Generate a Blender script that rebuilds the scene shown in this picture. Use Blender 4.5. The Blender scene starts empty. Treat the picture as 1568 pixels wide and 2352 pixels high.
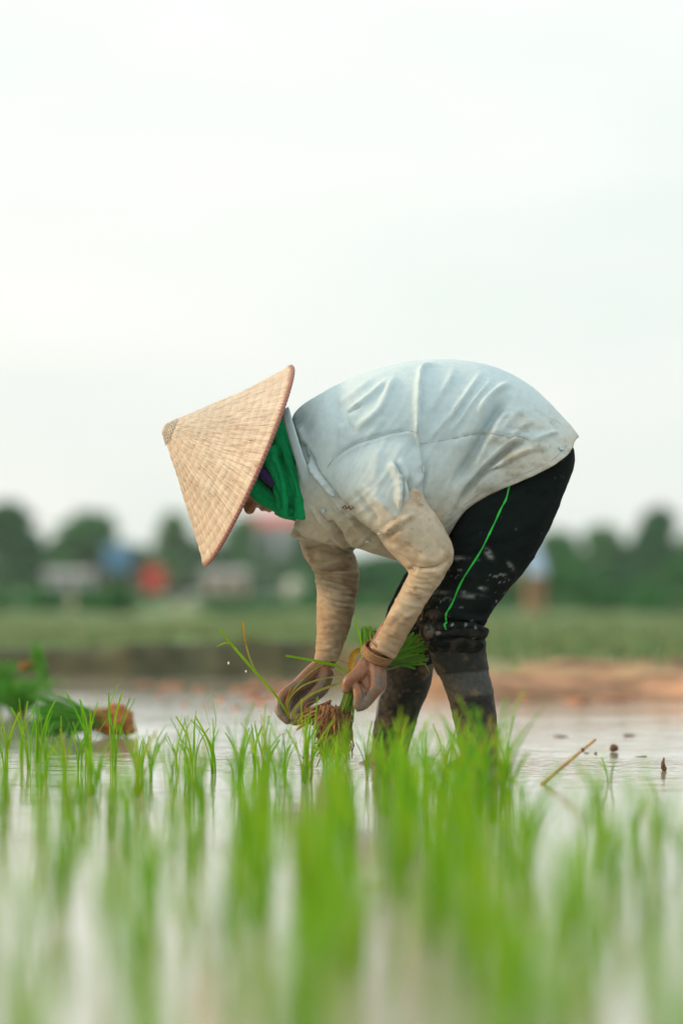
import bpy, math, random
import numpy as np
from mathutils import Vector, Matrix, noise as mnoise

random.seed(7)
rng = np.random.default_rng(7)
scn = bpy.context.scene
COL = scn.collection

# ------------------------------------------------------------------ camera
CAM_Y, CAM_Z, FPX, CX, CY, HOR = -8.4, 0.37, 8820.0, 784.0, 1176.0, 1370.0
PITCH = math.atan((HOR - CY) / FPX)
cam_data = bpy.data.cameras.new('camera')
cam = bpy.data.objects.new('camera', cam_data)
COL.objects.link(cam)
cam.location = (0, CAM_Y, CAM_Z)
cam.rotation_euler = (math.pi / 2 + PITCH, 0, 0)
cam_data.sensor_fit = 'VERTICAL'
cam_data.sensor_height = 36
cam_data.lens = 135
cam_data.clip_start = 0.1
cam_data.clip_end = 9000
cam_data.dof.use_dof = True
cam_data.dof.focus_distance = 8.27
cam_data.dof.aperture_fstop = 2.2
cam_data.dof.aperture_blades = 0
scn.camera = cam

# ------------------------------------------------------------------ world / sun / exposure
HAZE = 0.0005
SUN_EL, SUN_AZ = math.radians(17), math.radians(-91)      # azimuth measured from +Y towards +X
world = bpy.data.worlds.new('World')
scn.world = world
world.use_nodes = True
wt = world.node_tree
wt.nodes.clear()
def wn(t, **k):
    n = wt.nodes.new(t)
    for a, v in k.items():
        setattr(n, a, v)
    return n
w_out = wn('ShaderNodeOutputWorld')
w_bg = wn('ShaderNodeBackground')
w_bg.inputs['Strength'].default_value = 0.1
w_sky = wn('ShaderNodeTexSky', sky_type='NISHITA')
w_sky.sun_disc = False
w_sky.sun_elevation = SUN_EL
w_sky.sun_rotation = SUN_AZ
w_sky.air_density = 1.2
w_sky.dust_density = 2.0
w_tc = wn('ShaderNodeTexCoord')
w_map = wn('ShaderNodeMapping')
w_map.inputs['Scale'].default_value = (7, 7, 24)
w_noise = wn('ShaderNodeTexNoise')
w_noise.inputs['Scale'].default_value = 1.0
w_noise.inputs['Detail'].default_value = 4
w_noise.inputs['Roughness'].default_value = 0.5
w_ramp = wn('ShaderNodeValToRGB')
w_ramp.color_ramp.elements[0].position = 0.33
w_ramp.color_ramp.elements[0].color = (0.835, 0.900, 0.875, 1)
w_ramp.color_ramp.elements[1].position = 0.66
w_ramp.color_ramp.elements[1].color = (0.935, 0.950, 0.935, 1)
w_mul = wn('ShaderNodeMix', data_type='RGBA', blend_type='MULTIPLY')
w_mul.inputs['Factor'].default_value = 1.0
w_mul.inputs[7].default_value = (9.5, 9.5, 9.5, 1)
w_mix = wn('ShaderNodeMix', data_type='RGBA')
w_mix.inputs['Factor'].default_value = 0.90
L = wt.links.new
L(w_tc.outputs['Generated'], w_map.inputs['Vector'])
L(w_map.outputs['Vector'], w_noise.inputs['Vector'])
L(w_noise.outputs['Fac'], w_ramp.inputs['Fac'])
L(w_ramp.outputs['Color'], w_mul.inputs[6])
L(w_sky.outputs['Color'], w_mix.inputs[6])
w_sep = wn('ShaderNodeSeparateXYZ'); w_gr = wn('ShaderNodeMapRange'); w_sc = wn('ShaderNodeVectorMath', operation='SCALE')
w_gr.inputs['From Min'].default_value = 0.0; w_gr.inputs['From Max'].default_value = 1.0
w_gr.inputs['To Min'].default_value = 0.97; w_gr.inputs['To Max'].default_value = 1.5
L(w_tc.outputs['Generated'], w_sep.inputs[0]); L(w_sep.outputs['Z'], w_gr.inputs['Value'])
L(w_mul.outputs[2], w_sc.inputs[0]); L(w_gr.outputs['Result'], w_sc.inputs['Scale'])
w_dot = wn('ShaderNodeVectorMath', operation='DOT_PRODUCT')
w_dot.inputs[1].default_value = (math.sin(SUN_AZ) * math.cos(SUN_EL), math.cos(SUN_AZ) * math.cos(SUN_EL), math.sin(SUN_EL))
w_gl = wn('ShaderNodeMapRange'); w_gl.inputs['From Min'].default_value = -0.25; w_gl.inputs['From Max'].default_value = 1.0
w_wm = wn('ShaderNodeMix', data_type='RGBA'); w_wm.inputs[6].default_value = (0.975, 0.99, 0.995, 1); w_wm.inputs[7].default_value = (1.28, 1.22, 1.12, 1)
w_m2 = wn('ShaderNodeVectorMath', operation='MULTIPLY')
L(w_tc.outputs['Generated'], w_dot.inputs[0]); L(w_dot.outputs['Value'], w_gl.inputs['Value']); L(w_gl.outputs['Result'], w_wm.inputs['Factor'])
L(w_sc.outputs['Vector'], w_m2.inputs[0]); L(w_wm.outputs[2], w_m2.inputs[1])
L(w_m2.outputs['Vector'], w_mix.inputs[7])
L(w_mix.outputs[2], w_bg.inputs['Color'])
L(w_bg.outputs['Background'], w_out.inputs['Surface'])

sun_data = bpy.data.lights.new('sun', 'SUN')
sun_data.energy = 2.6
sun_data.angle = math.radians(12)
sun_data.color = (1.0, 0.66, 0.38)
sun = bpy.data.objects.new('sun', sun_data)
COL.objects.link(sun)
sd = Vector((math.sin(SUN_AZ) * math.cos(SUN_EL), math.cos(SUN_AZ) * math.cos(SUN_EL), math.sin(SUN_EL)))
sun.rotation_euler = sd.to_track_quat('Z', 'Y').to_euler()

scn.view_settings.view_transform = 'Standard'
scn.view_settings.look = 'None'
scn.view_settings.exposure = 0.2
scn.view_settings.gamma = 1.0
scn.view_settings.use_curve_mapping = False
scn.render.engine = 'CYCLES'
scn.cycles.use_denoising = True
scn.cycles.max_bounces = 8
scn.cycles.transparent_max_bounces = 8

# ------------------------------------------------------------------ helpers
def at(px, py, Y):
    """the world point at depth Y on the line of sight of a photo point (photo measured 1568 x 2352)"""
    dx, dz = (px - CX) / FPX, -(py - CY) / FPX
    c, s = math.cos(PITCH), math.sin(PITCH)
    yy, zz = c - dz * s, s + dz * c
    t = (Y - CAM_Y) / yy
    return np.array((dx * t, Y, CAM_Z + zz * t))

def proj(V):
    c, s = math.cos(PITCH), math.sin(PITCH)
    y, z = V[:, 1] - CAM_Y, V[:, 2] - CAM_Z
    d = y * c + z * s
    u = -y * s + z * c
    return np.stack((CX + FPX * V[:, 0] / d, CY - FPX * u / d), 1)

def catmull(P, sub, closed=False):
    P = np.asarray(P, float)
    n = len(P)
    out = []
    for i in range(n - 1):
        p0 = P[max(i - 1, 0)]; p1 = P[i]; p2 = P[i + 1]; p3 = P[min(i + 2, n - 1)]
        for k in range(sub):
            t = k / sub
            out.append(0.5 * ((2 * p1) + (-p0 + p2) * t + (2 * p0 - 5 * p1 + 4 * p2 - p3) * t * t + (-p0 + 3 * p1 - 3 * p2 + p3) * t ** 3))
    out.append(P[-1])
    return np.array(out)

def hash3(ix, iy, iz, seed):
    h = (ix * 374761393 + iy * 668265263 + iz * 2147483647 + seed * 974711) & 0xffffffff
    h = ((h ^ (h >> 13)) * 1274126177) & 0xffffffff
    h = (h ^ (h >> 16)) & 0xffffff
    return h / float(0xffffff)

def vnoise(P, seed=0):
    P = np.asarray(P, float)
    i = np.floor(P).astype(np.int64)
    f = P - i
    f = f * f * (3 - 2 * f)
    r = 0
    for dx in (0, 1):
        for dy in (0, 1):
            for dz in (0, 1):
                w = (f[:, 0] if dx else 1 - f[:, 0]) * (f[:, 1] if dy else 1 - f[:, 1]) * (f[:, 2] if dz else 1 - f[:, 2])
                r = r + w * hash3(i[:, 0] + dx, i[:, 1] + dy, i[:, 2] + dz, seed)
    return r

def fbm(P, octv=4, seed=0):
    P = np.asarray(P, float)
    a, r, t = 1.0, 0, 0
    for o in range(octv):
        r = r + a * vnoise(P * 2 ** o + 17.3 * o, seed + o); t += a; a *= 0.55
    return r / t

def sstep(a, b, x):
    t = np.clip((x - a) / (b - a), 0, 1)
    return t * t * (3 - 2 * t)

def mesh_data(name, V, F, smooth=True, col=None):
    me = bpy.data.meshes.new(name)
    me.from_pydata([tuple(map(float, v)) for v in V], [], [tuple(map(int, f)) for f in F])
    if smooth:
        me.polygons.foreach_set('use_smooth', [True] * len(me.polygons))
    if col is not None:
        ca = me.color_attributes.new('Col', 'FLOAT_COLOR', 'POINT')
        c4 = np.ones((len(V), 4), np.float32); c4[:, :3] = np.clip(col, 0, 1)
        ca.data.foreach_set('color', c4.ravel())
    me.update()
    return me

def link(name, me, m=None, parent=None, **props):
    o = bpy.data.objects.new(name, me)
    COL.objects.link(o)
    if m is not None and me is not None:
        if len(me.materials) == 0:
            me.materials.append(m)
    if parent is not None:
        o.parent = parent
        o.matrix_parent_inverse = parent.matrix_basis.inverted()
    for k, v in props.items():
        o[k] = v
    return o

def obj(name, V, F, m, parent=None, smooth=True, col=None, **props):
    return link(name, mesh_data(name, V, F, smooth, col), m, parent, **props)

class Geo:
    """collects shapes as vertices and faces"""
    def __init__(self):
        self.V, self.F = [], []
    def add(self, V, F):
        b = len(self.V)
        self.V.extend([tuple(v) for v in V])
        self.F.extend([tuple(i + b for i in f) for f in F])
        return self
    def arr(self):
        return np.array(self.V, float), self.F

def ring_loft(rings, cap=True):
    """rings: list of (n,3) arrays"""
    n = len(rings[0])
    V = np.concatenate(rings)
    F = []
    for i in range(len(rings) - 1):
        for k in range(n):
            k2 = (k + 1) % n
            F.append((i * n + k, i * n + k2, (i + 1) * n + k2, (i + 1) * n + k))
    if cap:
        c0, c1 = len(V), len(V) + 1
        V = np.concatenate((V, [rings[0].mean(0)], [rings[-1].mean(0)]))
        b = (len(rings) - 1) * n
        for k in range(n):
            k2 = (k + 1) % n
            F.append((c0, k2, k)); F.append((c1, b + k, b + k2))
    return V, F

def outline_loft(st, nseg=40, sub=6, e=2.2):
    """st: stations (ax, ay, bx, by, Y, half_depth): two outline points of the photo, depth and half depth"""
    S = catmull(np.array(st, float), sub)
    rings = []
    th = np.linspace(0, 2 * math.pi, nseg, endpoint=False)
    cs, sn = np.cos(th), np.sin(th)
    ce = np.sign(cs) * np.abs(cs) ** (2 / e); se = np.sign(sn) * np.abs(sn) ** (2 / e)
    for r in S:
        A, B = at(r[0], r[1], r[4]), at(r[2], r[3], r[4])
        c, u = (A + B) / 2, (A - B) / 2
        rings.append(c[None] + ce[:, None] * u[None] + se[:, None] * np.array([[0, r[5], 0]]))
    return ring_loft(rings)

def frame_of(d, up=(0, 0, 1)):
    d = d / (np.linalg.norm(d) + 1e-12)
    a = np.cross(d, up)
    if np.linalg.norm(a) < 1e-4:
        a = np.cross(d, (1, 0, 0))
    a /= np.linalg.norm(a)
    return a, np.cross(a, d)

def tube(P, R, n=10, cap=True, flat=1.0):
    P = np.asarray(P, float)
    if np.isscalar(R):
        R = [R] * len(P)
    th = np.linspace(0, 2 * math.pi, n, endpoint=False)
    rings = []
    a = None
    for i in range(len(P)):
        d = P[min(i + 1, len(P) - 1)] - P[max(i - 1, 0)]
        d = d / (np.linalg.norm(d) + 1e-12)
        if a is None:
            a, b = frame_of(d)
        else:
            a = a - d * np.dot(a, d); a /= np.linalg.norm(a) + 1e-12
            b = np.cross(a, d)
        rings.append(P[i][None] + R[i] * (np.cos(th)[:, None] * a[None] + flat * np.sin(th)[:, None] * b[None]))
    return ring_loft(rings, cap)

def ball(c, r, n=12, m=8, axes=None):
    """an ellipsoid; axes: three vectors"""
    if axes is None:
        r = (r, r, r) if np.isscalar(r) else r
        axes = np.diag(r)
    axes = np.array(axes, float)
    V, F = [], []
    for i in range(m + 1):
        ph = math.pi * i / m
        for k in range(n):
            th = 2 * math.pi * k / n
            V.append(np.array(c) + math.sin(ph) * math.cos(th) * axes[0] + math.sin(ph) * math.sin(th) * axes[1] + math.cos(ph) * axes[2])
    for i in range(m):
        for k in range(n):
            k2 = (k + 1) % n
            F.append((i * n + k, (i + 1) * n + k, (i + 1) * n + k2, i * n + k2))
    return V, F

def limb(g, pts, n=14, sub=5):
    """tapered chain; pts: (px, py, Y, radius)"""
    P = np.array([at(*p[:3]) for p in pts]); R = np.array([p[3] for p in pts])
    S = catmull(np.concatenate((P, R[:, None]), 1), sub)
    # rounded ends
    g.add(*tube(S[:, :3], np.maximum(S[:, 3], 0.002), n))
    for q in (S[0], S[-1]):
        g.add(*ball(q[:3], q[3], n, 8))

def solve(me_or_geo, voxel, smooth_it=4, smooth_f=0.5):
    """one continuous surface from overlapping closed shapes"""
    V, F = me_or_geo.arr() if isinstance(me_or_geo, Geo) else me_or_geo
    me = mesh_data('tmp', V, F, False)
    o = bpy.data.objects.new('tmp', me)
    COL.objects.link(o)
    md = o.modifiers.new('r', 'REMESH'); md.mode = 'VOXEL'; md.voxel_size = voxel; md.adaptivity = 0
    if smooth_it:
        ms = o.modifiers.new('s', 'SMOOTH'); ms.factor = smooth_f; ms.iterations = smooth_it
    dg = bpy.context.evaluated_depsgraph_get()
    ev = o.evaluated_get(dg)
    m2 = ev.to_mesh()
    n = len(m2.vertices)
    V2 = np.empty(n * 3, np.float32); m2.vertices.foreach_get('co', V2); V2 = V2.reshape(-1, 3).astype(float)
    lt = np.empty(len(m2.polygons), np.int32); m2.polygons.foreach_get('loop_total', lt)
    li = np.empty(len(m2.loops), np.int32); m2.loops.foreach_get('vertex_index', li)
    ev.to_mesh_clear()
    bpy.data.objects.remove(o); bpy.data.meshes.remove(me)
    if np.all(lt == 4):
        F2 = li.reshape(-1, 4)
    else:
        F2, k = [], 0
        for t in lt:
            F2.append(tuple(li[k:k + t])); k += t
    return V2, F2

def normals(V, F):
    F = np.asarray(F)
    a, b = V[F[:, 2]] - V[F[:, 0]], V[F[:, 3]] - V[F[:, 1]]
    fn = np.cross(a, b)
    N = np.zeros_like(V)
    for k in range(4):
        np.add.at(N, F[:, k], fn)
    return N / (np.linalg.norm(N, axis=1, keepdims=True) + 1e-12)

def relax(V, F, it=2, f=0.5):
    F = np.asarray(F)
    for _ in range(it):
        s = np.zeros_like(V); c = np.zeros(len(V))
        for k in range(4):
            a, b = F[:, k], F[:, (k + 1) % 4]
            np.add.at(s, a, V[b]); np.add.at(c, a, 1)
            np.add.at(s, b, V[a]); np.add.at(c, b, 1)
        V = V + f * (s / np.maximum(c, 1)[:, None] - V)
    return V

def seg_dist(Q, line):
    """signed distance of photo points Q to a polyline and its parameter 0..1"""
    best = np.full(len(Q), 1e9); sg = np.zeros(len(Q)); par = np.zeros(len(Q))
    n = len(line) - 1
    for i in range(n):
        a, b = line[i], line[i + 1]
        d = b - a; l2 = (d ** 2).sum() + 1e-9
        t = np.clip(((Q - a) @ d) / l2, 0, 1)
        r = Q - a - t[:, None] * d
        dist = np.sqrt((r ** 2).sum(1))
        m = dist < best
        best[m] = dist[m]
        sg[m] = np.sign(d[0] * r[m, 1] - d[1] * r[m, 0])
        par[m] = (i + t[m]) / n
    return best, sg, par

def folds(V, N, specs, near=True, default_taper=0.25):
    """cloth folds as relief: specs (points, height_m, width_px[, kind]); kind ridge | step | valley"""
    Q = proj(V)
    side = sstep(-0.05, 0.35, -N[:, 1]) if near else np.ones(len(V))
    D = np.zeros(len(V))
    for s in specs:
        pts, h, w = s[0], s[1], s[2]
        kind = s[3] if len(s) > 3 else 'ridge'
        ln = catmull(pts, 5) if len(pts) > 2 else np.array(pts, float)
        lo, hi = ln.min(0) - 4 * w, ln.max(0) + 4 * w
        m = np.all((Q > lo) & (Q < hi), axis=1)
        if not m.any():
            continue
        d, sg, t = seg_dist(Q[m], ln)
        taper = sstep(0, default_taper, t) * sstep(0, default_taper, 1 - t)
        taper = np.where((t <= 0.0) | (t >= 1.0), 0, taper)
        if kind == 'ridge':
            f = np.exp(-(d / w) ** 2)
        elif kind == 'valley':
            f = -np.exp(-(d / w) ** 2)
        else:      # step: one flank high and sharp
            x = d * sg / w
            f = np.where(x > 0, np.exp(-(x / 1.5) ** 2), np.exp(-(x * 3.0) ** 2) ) - 0.55 * np.exp(-((x + 0.75) / 0.45) ** 2)
        D[m] += h * taper * f
    return V + N * (D * side)[:, None]

def wrinkles(V, N, dirpx, across, along, h, seed, mask=None, thr=.35):
    """crisp irregular wrinkles running along a direction of the cloth"""
    Q = proj(V)
    d = np.array(dirpx, float); d /= np.hypot(*d)
    warp = (fbm(V * 9, 2, seed + 5) - .5) * 1.6
    s = (Q[:, 0] * -d[1] + Q[:, 1] * d[0]) / across + warp
    t = (Q @ d) / along
    n = vnoise(np.stack((s, t, V[:, 1] * 6 + 3.3), 1), seed)
    n2 = vnoise(np.stack((s * 2.1, t * 1.7, V[:, 1] * 9 + 7.3), 1), seed + 1)
    r = (1 - np.abs(2 * n - 1)) ** 2.2 + .4 * (1 - np.abs(2 * n2 - 1)) ** 2.2
    am = sstep(thr, thr + .3, fbm(V * 7, 2, seed + 2))
    if mask is not None:
        am = am * mask
    am = am * (.25 + .75 * sstep(.05, .6, np.abs(N[:, 1])))
    return V + N * (h * (r - .45) * am)[:, None]

def snap(V, N, px, py, Q=None):
    """the camera-side point of a surface behind a photo point"""
    Q = proj(V) if Q is None else Q
    d = np.hypot(Q[:, 0] - px, Q[:, 1] - py)
    m = (d < 9) & (N[:, 1] < 0.2)
    if not m.any():
        m = d < d.min() + 6
    idx = np.where(m)[0]
    k = idx[np.argmin(V[idx, 1] + 0.0015 * d[idx])]
    return at(px, py, V[k, 1]), N[k]

# ------------------------------------------------------------------ materials
def mat(name, color=(0.5, 0.5, 0.5), rough=0.7, attr=False, var=0.25, scale=60.0, bump=0.0, bump_scale=400.0, spec=0.3,
        translucent=0.0, trans_col=None, island=False, objrand=False, hue=None, sheen=0.0, coords='Object', bump_dist=0.002):
    m = bpy.data.materials.new(name)
    m.use_nodes = True
    nt = m.node_tree
    b = nt.nodes['Principled BSDF']
    b.inputs['Roughness'].default_value = rough
    b.inputs['Specular IOR Level'].default_value = spec
    if sheen:
        b.inputs['Sheen Weight'].default_value = sheen
        b.inputs['Sheen Roughness'].default_value = 0.5
    tc = nt.nodes.new('ShaderNodeTexCoord')
    nz = nt.nodes.new('ShaderNodeTexNoise')
    nz.inputs['Scale'].default_value = scale; nz.inputs['Detail'].default_value = 5
    nt.links.new(tc.outputs[coords], nz.inputs['Vector'])
    mr = nt.nodes.new('ShaderNodeMapRange')
    mr.inputs['From Min'].default_value = 0.3; mr.inputs['From Max'].default_value = 0.7
    mr.inputs['To Min'].default_value = 1 - var; mr.inputs['To Max'].default_value = 1 + var
    nt.links.new(nz.outputs['Fac'], mr.inputs['Value'])
    mx = nt.nodes.new('ShaderNodeMix'); mx.data_type = 'RGBA'; mx.blend_type = 'MULTIPLY'
    mx.inputs['Factor'].default_value = 1
    if attr:
        at_ = nt.nodes.new('ShaderNodeAttribute'); at_.attribute_name = 'Col'
        nt.links.new(at_.outputs['Color'], mx.inputs[6])
    else:
        mx.inputs[6].default_value = (*color, 1)
    src = mr.outputs['Result']
    if island or objrand:
        if island:
            g = nt.nodes.new('ShaderNodeNewGeometry'); so = g.outputs['Random Per Island']
        else:
            g = nt.nodes.new('ShaderNodeObjectInfo'); so = g.outputs['Random']
        rp = nt.nodes.new('ShaderNodeValToRGB')
        cols = hue or [color, tuple(c * 0.6 for c in color)]
        el = rp.color_ramp.elements
        while len(el) < len(cols):
            el.new(0.5)
        for i, c in enumerate(cols):
            el[i].position = i / (len(cols) - 1); el[i].color = (*c, 1)
        nt.links.new(so, rp.inputs['Fac'])
        nt.links.new(rp.outputs['Color'], mx.inputs[6])
    cmb = nt.nodes.new('ShaderNodeCombineColor')
    for k in ('Red', 'Green', 'Blue'):
        nt.links.new(src, cmb.inputs[k])
    nt.links.new(cmb.outputs['Color'], mx.inputs[7])
    nt.links.new(mx.outputs[2], b.inputs['Base Color'])
    if bump:
        n2 = nt.nodes.new('ShaderNodeTexNoise'); n2.inputs['Scale'].default_value = bump_scale; n2.inputs['Detail'].default_value = 4
        nt.links.new(tc.outputs[coords], n2.inputs['Vector'])
        bp = nt.nodes.new('ShaderNodeBump'); bp.inputs['Strength'].default_value = bump; bp.inputs['Distance'].default_value = bump_dist
        nt.links.new(n2.outputs['Fac'], bp.inputs['Height'])
        nt.links.new(bp.outputs['Normal'], b.inputs['Normal'])
    if translucent:
        tr = nt.nodes.new('ShaderNodeBsdfTranslucent')
        ms = nt.nodes.new('ShaderNodeMixShader'); ms.inputs['Fac'].default_value = translucent
        if trans_col:
            tm = nt.nodes.new('ShaderNodeMix'); tm.data_type = 'RGBA'; tm.blend_type = 'MULTIPLY'; tm.inputs['Factor'].default_value = 1
            tm.inputs[7].default_value = (*trans_col, 1)
            nt.links.new(mx.outputs[2], tm.inputs[6]); nt.links.new(tm.outputs[2], tr.inputs['Color'])
        else:
            nt.links.new(mx.outputs[2], tr.inputs['Color'])
        nt.links.new(b.outputs['BSDF'], ms.inputs[1]); nt.links.new(tr.outputs['BSDF'], ms.inputs[2])
        nt.links.new(ms.outputs['Shader'], nt.nodes['Material Output'].inputs['Surface'])
    return m

M = {}
M['cloth'] = mat('shirt_cotton', attr=True, rough=0.85, var=0.05, scale=90, bump=0.25, bump_scale=900, spec=0.15, sheen=0.1)
M['sleeve'] = mat('sleeve_knit', attr=True, rough=0.85, var=0.10, scale=60, bump=0.3, bump_scale=700, spec=0.15)
M['trouser'] = mat('trouser_cloth', attr=True, rough=0.95, var=0.15, scale=80, bump=0.3, bump_scale=600, spec=0.06)
M['sock'] = mat('sock_rubber_cloth', attr=True, rough=0.65, var=0.2, scale=120, bump=0.35, bump_scale=500, spec=0.15)
M['scarf'] = mat('scarf_fleece', attr=True, rough=0.95, var=0.12, scale=120, bump=0.35, bump_scale=800, spec=0.1, sheen=0.0)
M['skin'] = mat('skin_wet', attr=True, rough=0.34, var=0.2, scale=120, bump=0.5, bump_scale=260, spec=0.5)
M['straw'] = mat('straw_leaf', attr=True, rough=0.6, var=0.06, scale=200, bump=0.12, bump_scale=600, spec=0.25, translucent=0.12)
M['rim'] = mat('rim_binding', (0.27, 0.12, 0.10), rough=0.6, var=0.2, scale=300)
M['thread'] = mat('pale_thread', (0.55, 0.45, 0.33), rough=0.8)
M['button'] = mat('button_plastic', (0.42, 0.55, 0.60), rough=0.3, var=0.05, spec=0.5)
M['piping'] = mat('green_piping', (0.02, 0.46, 0.05), rough=0.6, var=0.15, scale=150)
M['embroid'] = mat('brown_thread', (0.16, 0.035, 0.012), rough=0.8)
M['purple'] = mat('purple_cloth', (0.035, 0.02, 0.11), rough=0.9)
M['strap'] = mat('rubber_strap', (0.24, 0.13, 0.06), rough=0.5, var=0.25, scale=150)
M['ochre'] = mat('ochre_tie', (0.55, 0.27, 0.02), rough=0.6)
GREENS = [(0.17, 0.40, 0.010), (0.09, 0.33, 0.018), (0.23, 0.43, 0.010), (0.06, 0.27, 0.024), (0.27, 0.40, 0.012), (0.10, 0.33, 0.016), (0.36, 0.34, 0.020), (0.14, 0.38, 0.012), (0.19, 0.40, 0.010)]
M['blade'] = mat('rice_blade', objrand=True, hue=GREENS, rough=0.6, var=0.15, scale=25, spec=0.12, translucent=0.38, trans_col=(1.0, 1.1, 0.45))
M['tuft'] = mat('rice_tuft', island=True, hue=GREENS, rough=0.6, var=0.15, scale=25, spec=0.12, translucent=0.38, trans_col=(1.0, 1.1, 0.45))
M['bundle'] = mat('bundle_blade', objrand=True, hue=[(0.06, 0.24, 0.012), (0.14, 0.33, 0.012), (0.035, 0.17, 0.014)], rough=0.45, var=0.15, scale=25, spec=0.35, translucent=0.3, trans_col=(1.4, 1.5, 0.8))
M['bundle_far'] = mat('stacked_blade', island=True, hue=[(0.05, 0.25, 0.02), (0.10, 0.32, 0.02), (0.04, 0.17, 0.04)], rough=0.5, var=0.15, scale=25, spec=0.3, translucent=0.25)
M['yellow'] = mat('yellow_blade', (0.42, 0.24, 0.012), rough=0.5, translucent=0.4)
M['pale_blade'] = mat('pale_stem', (0.27, 0.29, 0.05), rough=0.45, translucent=0.3)
M['root'] = mat('root_soil', island=True, hue=[(0.28, 0.125, 0.04), (0.13, 0.06, 0.025), (0.38, 0.19, 0.065), (0.05, 0.03, 0.018)], rough=0.45, var=0.3, scale=90)
M['mudclod'] = mat('mud_clod', (0.13, 0.065, 0.035), rough=0.55, var=0.4, scale=40, bump=0.6, bump_scale=150)
M['stalk'] = mat('dry_stalk', (0.42, 0.25, 0.11), rough=0.7, var=0.25, scale=50)
M['drop'] = mat('water_drop', (0.75, 0.8, 0.8), rough=0.05, spec=0.8)
M['mudbed'] = mat('paddy_mud', (0.10, 0.075, 0.05), rough=0.6, var=0.4, scale=3)
M['bark'] = mat('bark', (0.10, 0.075, 0.055), rough=0.9, var=0.3, scale=6)

# ------------------------------------------------------------------ setting: mud bed, water, field
obj('ground', [(-1500, -60, -0.13), (1500, -60, -0.13), (1500, 1600, -0.13), (-1500, 1600, -0.13)], [(0, 1, 2, 3)], M['mudbed'], kind='structure')

mw = bpy.data.materials.new('paddy_water'); mw.use_nodes = True
nt = mw.node_tree; b = nt.nodes['Principled BSDF']
b.inputs['Base Color'].default_value = (0.36, 0.33, 0.27, 1)
b.inputs['Roughness'].default_value = 0.045
b.inputs['IOR'].default_value = 1.36
b.inputs['Specular IOR Level'].default_value = 0.5
tc = nt.nodes.new('ShaderNodeTexCoord')
def wnoise(sx, sy, det, off):
    mp = nt.nodes.new('ShaderNodeMapping'); mp.inputs['Scale'].default_value = (sx, sy, 1); mp.inputs['Location'].default_value = (off, off, 0)
    n = nt.nodes.new('ShaderNodeTexNoise'); n.inputs['Scale'].default_value = 1; n.inputs['Detail'].default_value = det
    nt.links.new(tc.outputs['Object'], mp.inputs['Vector']); nt.links.new(mp.outputs['Vector'], n.inputs['Vector'])
    return n
n1, n2, n3 = wnoise(7, 9, 2, 3.1), wnoise(26, 34, 2, 9.7), wnoise(1.1, 0.9, 2, 5.2)
ad = nt.nodes.new('ShaderNodeMath'); ad.operation = 'MULTIPLY_ADD'; ad.inputs[1].default_value = 0.32
nt.links.new(n2.outputs['Fac'], ad.inputs[0]); nt.links.new(n1.outputs['Fac'], ad.inputs[2])
mu = nt.nodes.new('ShaderNodeMath'); mu.operation = 'MULTIPLY'
mr = nt.nodes.new('ShaderNodeMapRange'); mr.inputs['From Min'].default_value = 0.38; mr.inputs['From Max'].default_value = 0.65
mr.inputs['To Min'].default_value = 0.25; mr.inputs['To Max'].default_value = 1.1
nt.links.new(n3.outputs['Fac'], mr.inputs['Value'])
nt.links.new(ad.outputs[0], mu.inputs[0]); nt.links.new(mr.outputs[0], mu.inputs[1])
last = mu.outputs[0]
def mth(op, a, b_):
    n = nt.nodes.new('ShaderNodeMath'); n.operation = op
    for i_, v in enumerate((a, b_)):
        if v is None: continue
        if isinstance(v, (int, float)): n.inputs[i_].default_value = v
        else: nt.links.new(v, n.inputs[i_])
    return n.outputs[0]
for cx_, cy_, wl_, am_ in ((at(1100, 1762, -.086)[0], -.086, .036, .085), (at(890, 1752, .09)[0], .09, .031, .06), (at(768, 1730, -.10)[0], -.10, .024, .035)):
    vd = nt.nodes.new('ShaderNodeVectorMath'); vd.operation = 'DISTANCE'
    nt.links.new(tc.outputs['Object'], vd.inputs[0]); vd.inputs[1].default_value = (cx_, cy_, 0)
    dist = mth('ADD', vd.outputs['Value'], mth('MULTIPLY', n1.outputs['Fac'], 0.03))
    wave = mth('SINE', mth('MULTIPLY', dist, 2 * math.pi / wl_), None)
    fall = nt.nodes.new('ShaderNodeMapRange'); fall.inputs['From Min'].default_value = 0.04; fall.inputs['From Max'].default_value = 0.75
    fall.inputs['To Min'].default_value = am_; fall.inputs['To Max'].default_value = 0.0
    nt.links.new(vd.outputs['Value'], fall.inputs['Value'])
    last = mth('ADD', last, mth('MULTIPLY', wave, fall.outputs['Result']))
bp = nt.nodes.new('ShaderNodeBump'); bp.inputs['Strength'].default_value = 0.5; bp.inputs['Distance'].default_value = 0.006
nt.links.new(last, bp.inputs['Height']); nt.links.new(bp.outputs['Normal'], b.inputs['Normal'])
obj('water', [(-60, -30, 0), (60, -30, 0), (60, 16, 0), (-60, 16, 0)], [(0, 1, 2, 3)], mw, kind='structure')

def field_edge(x):
    t = sstep(-0.15, 0.55, x)
    return 9.1 * (1 - t) + 5.25 * t

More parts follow.
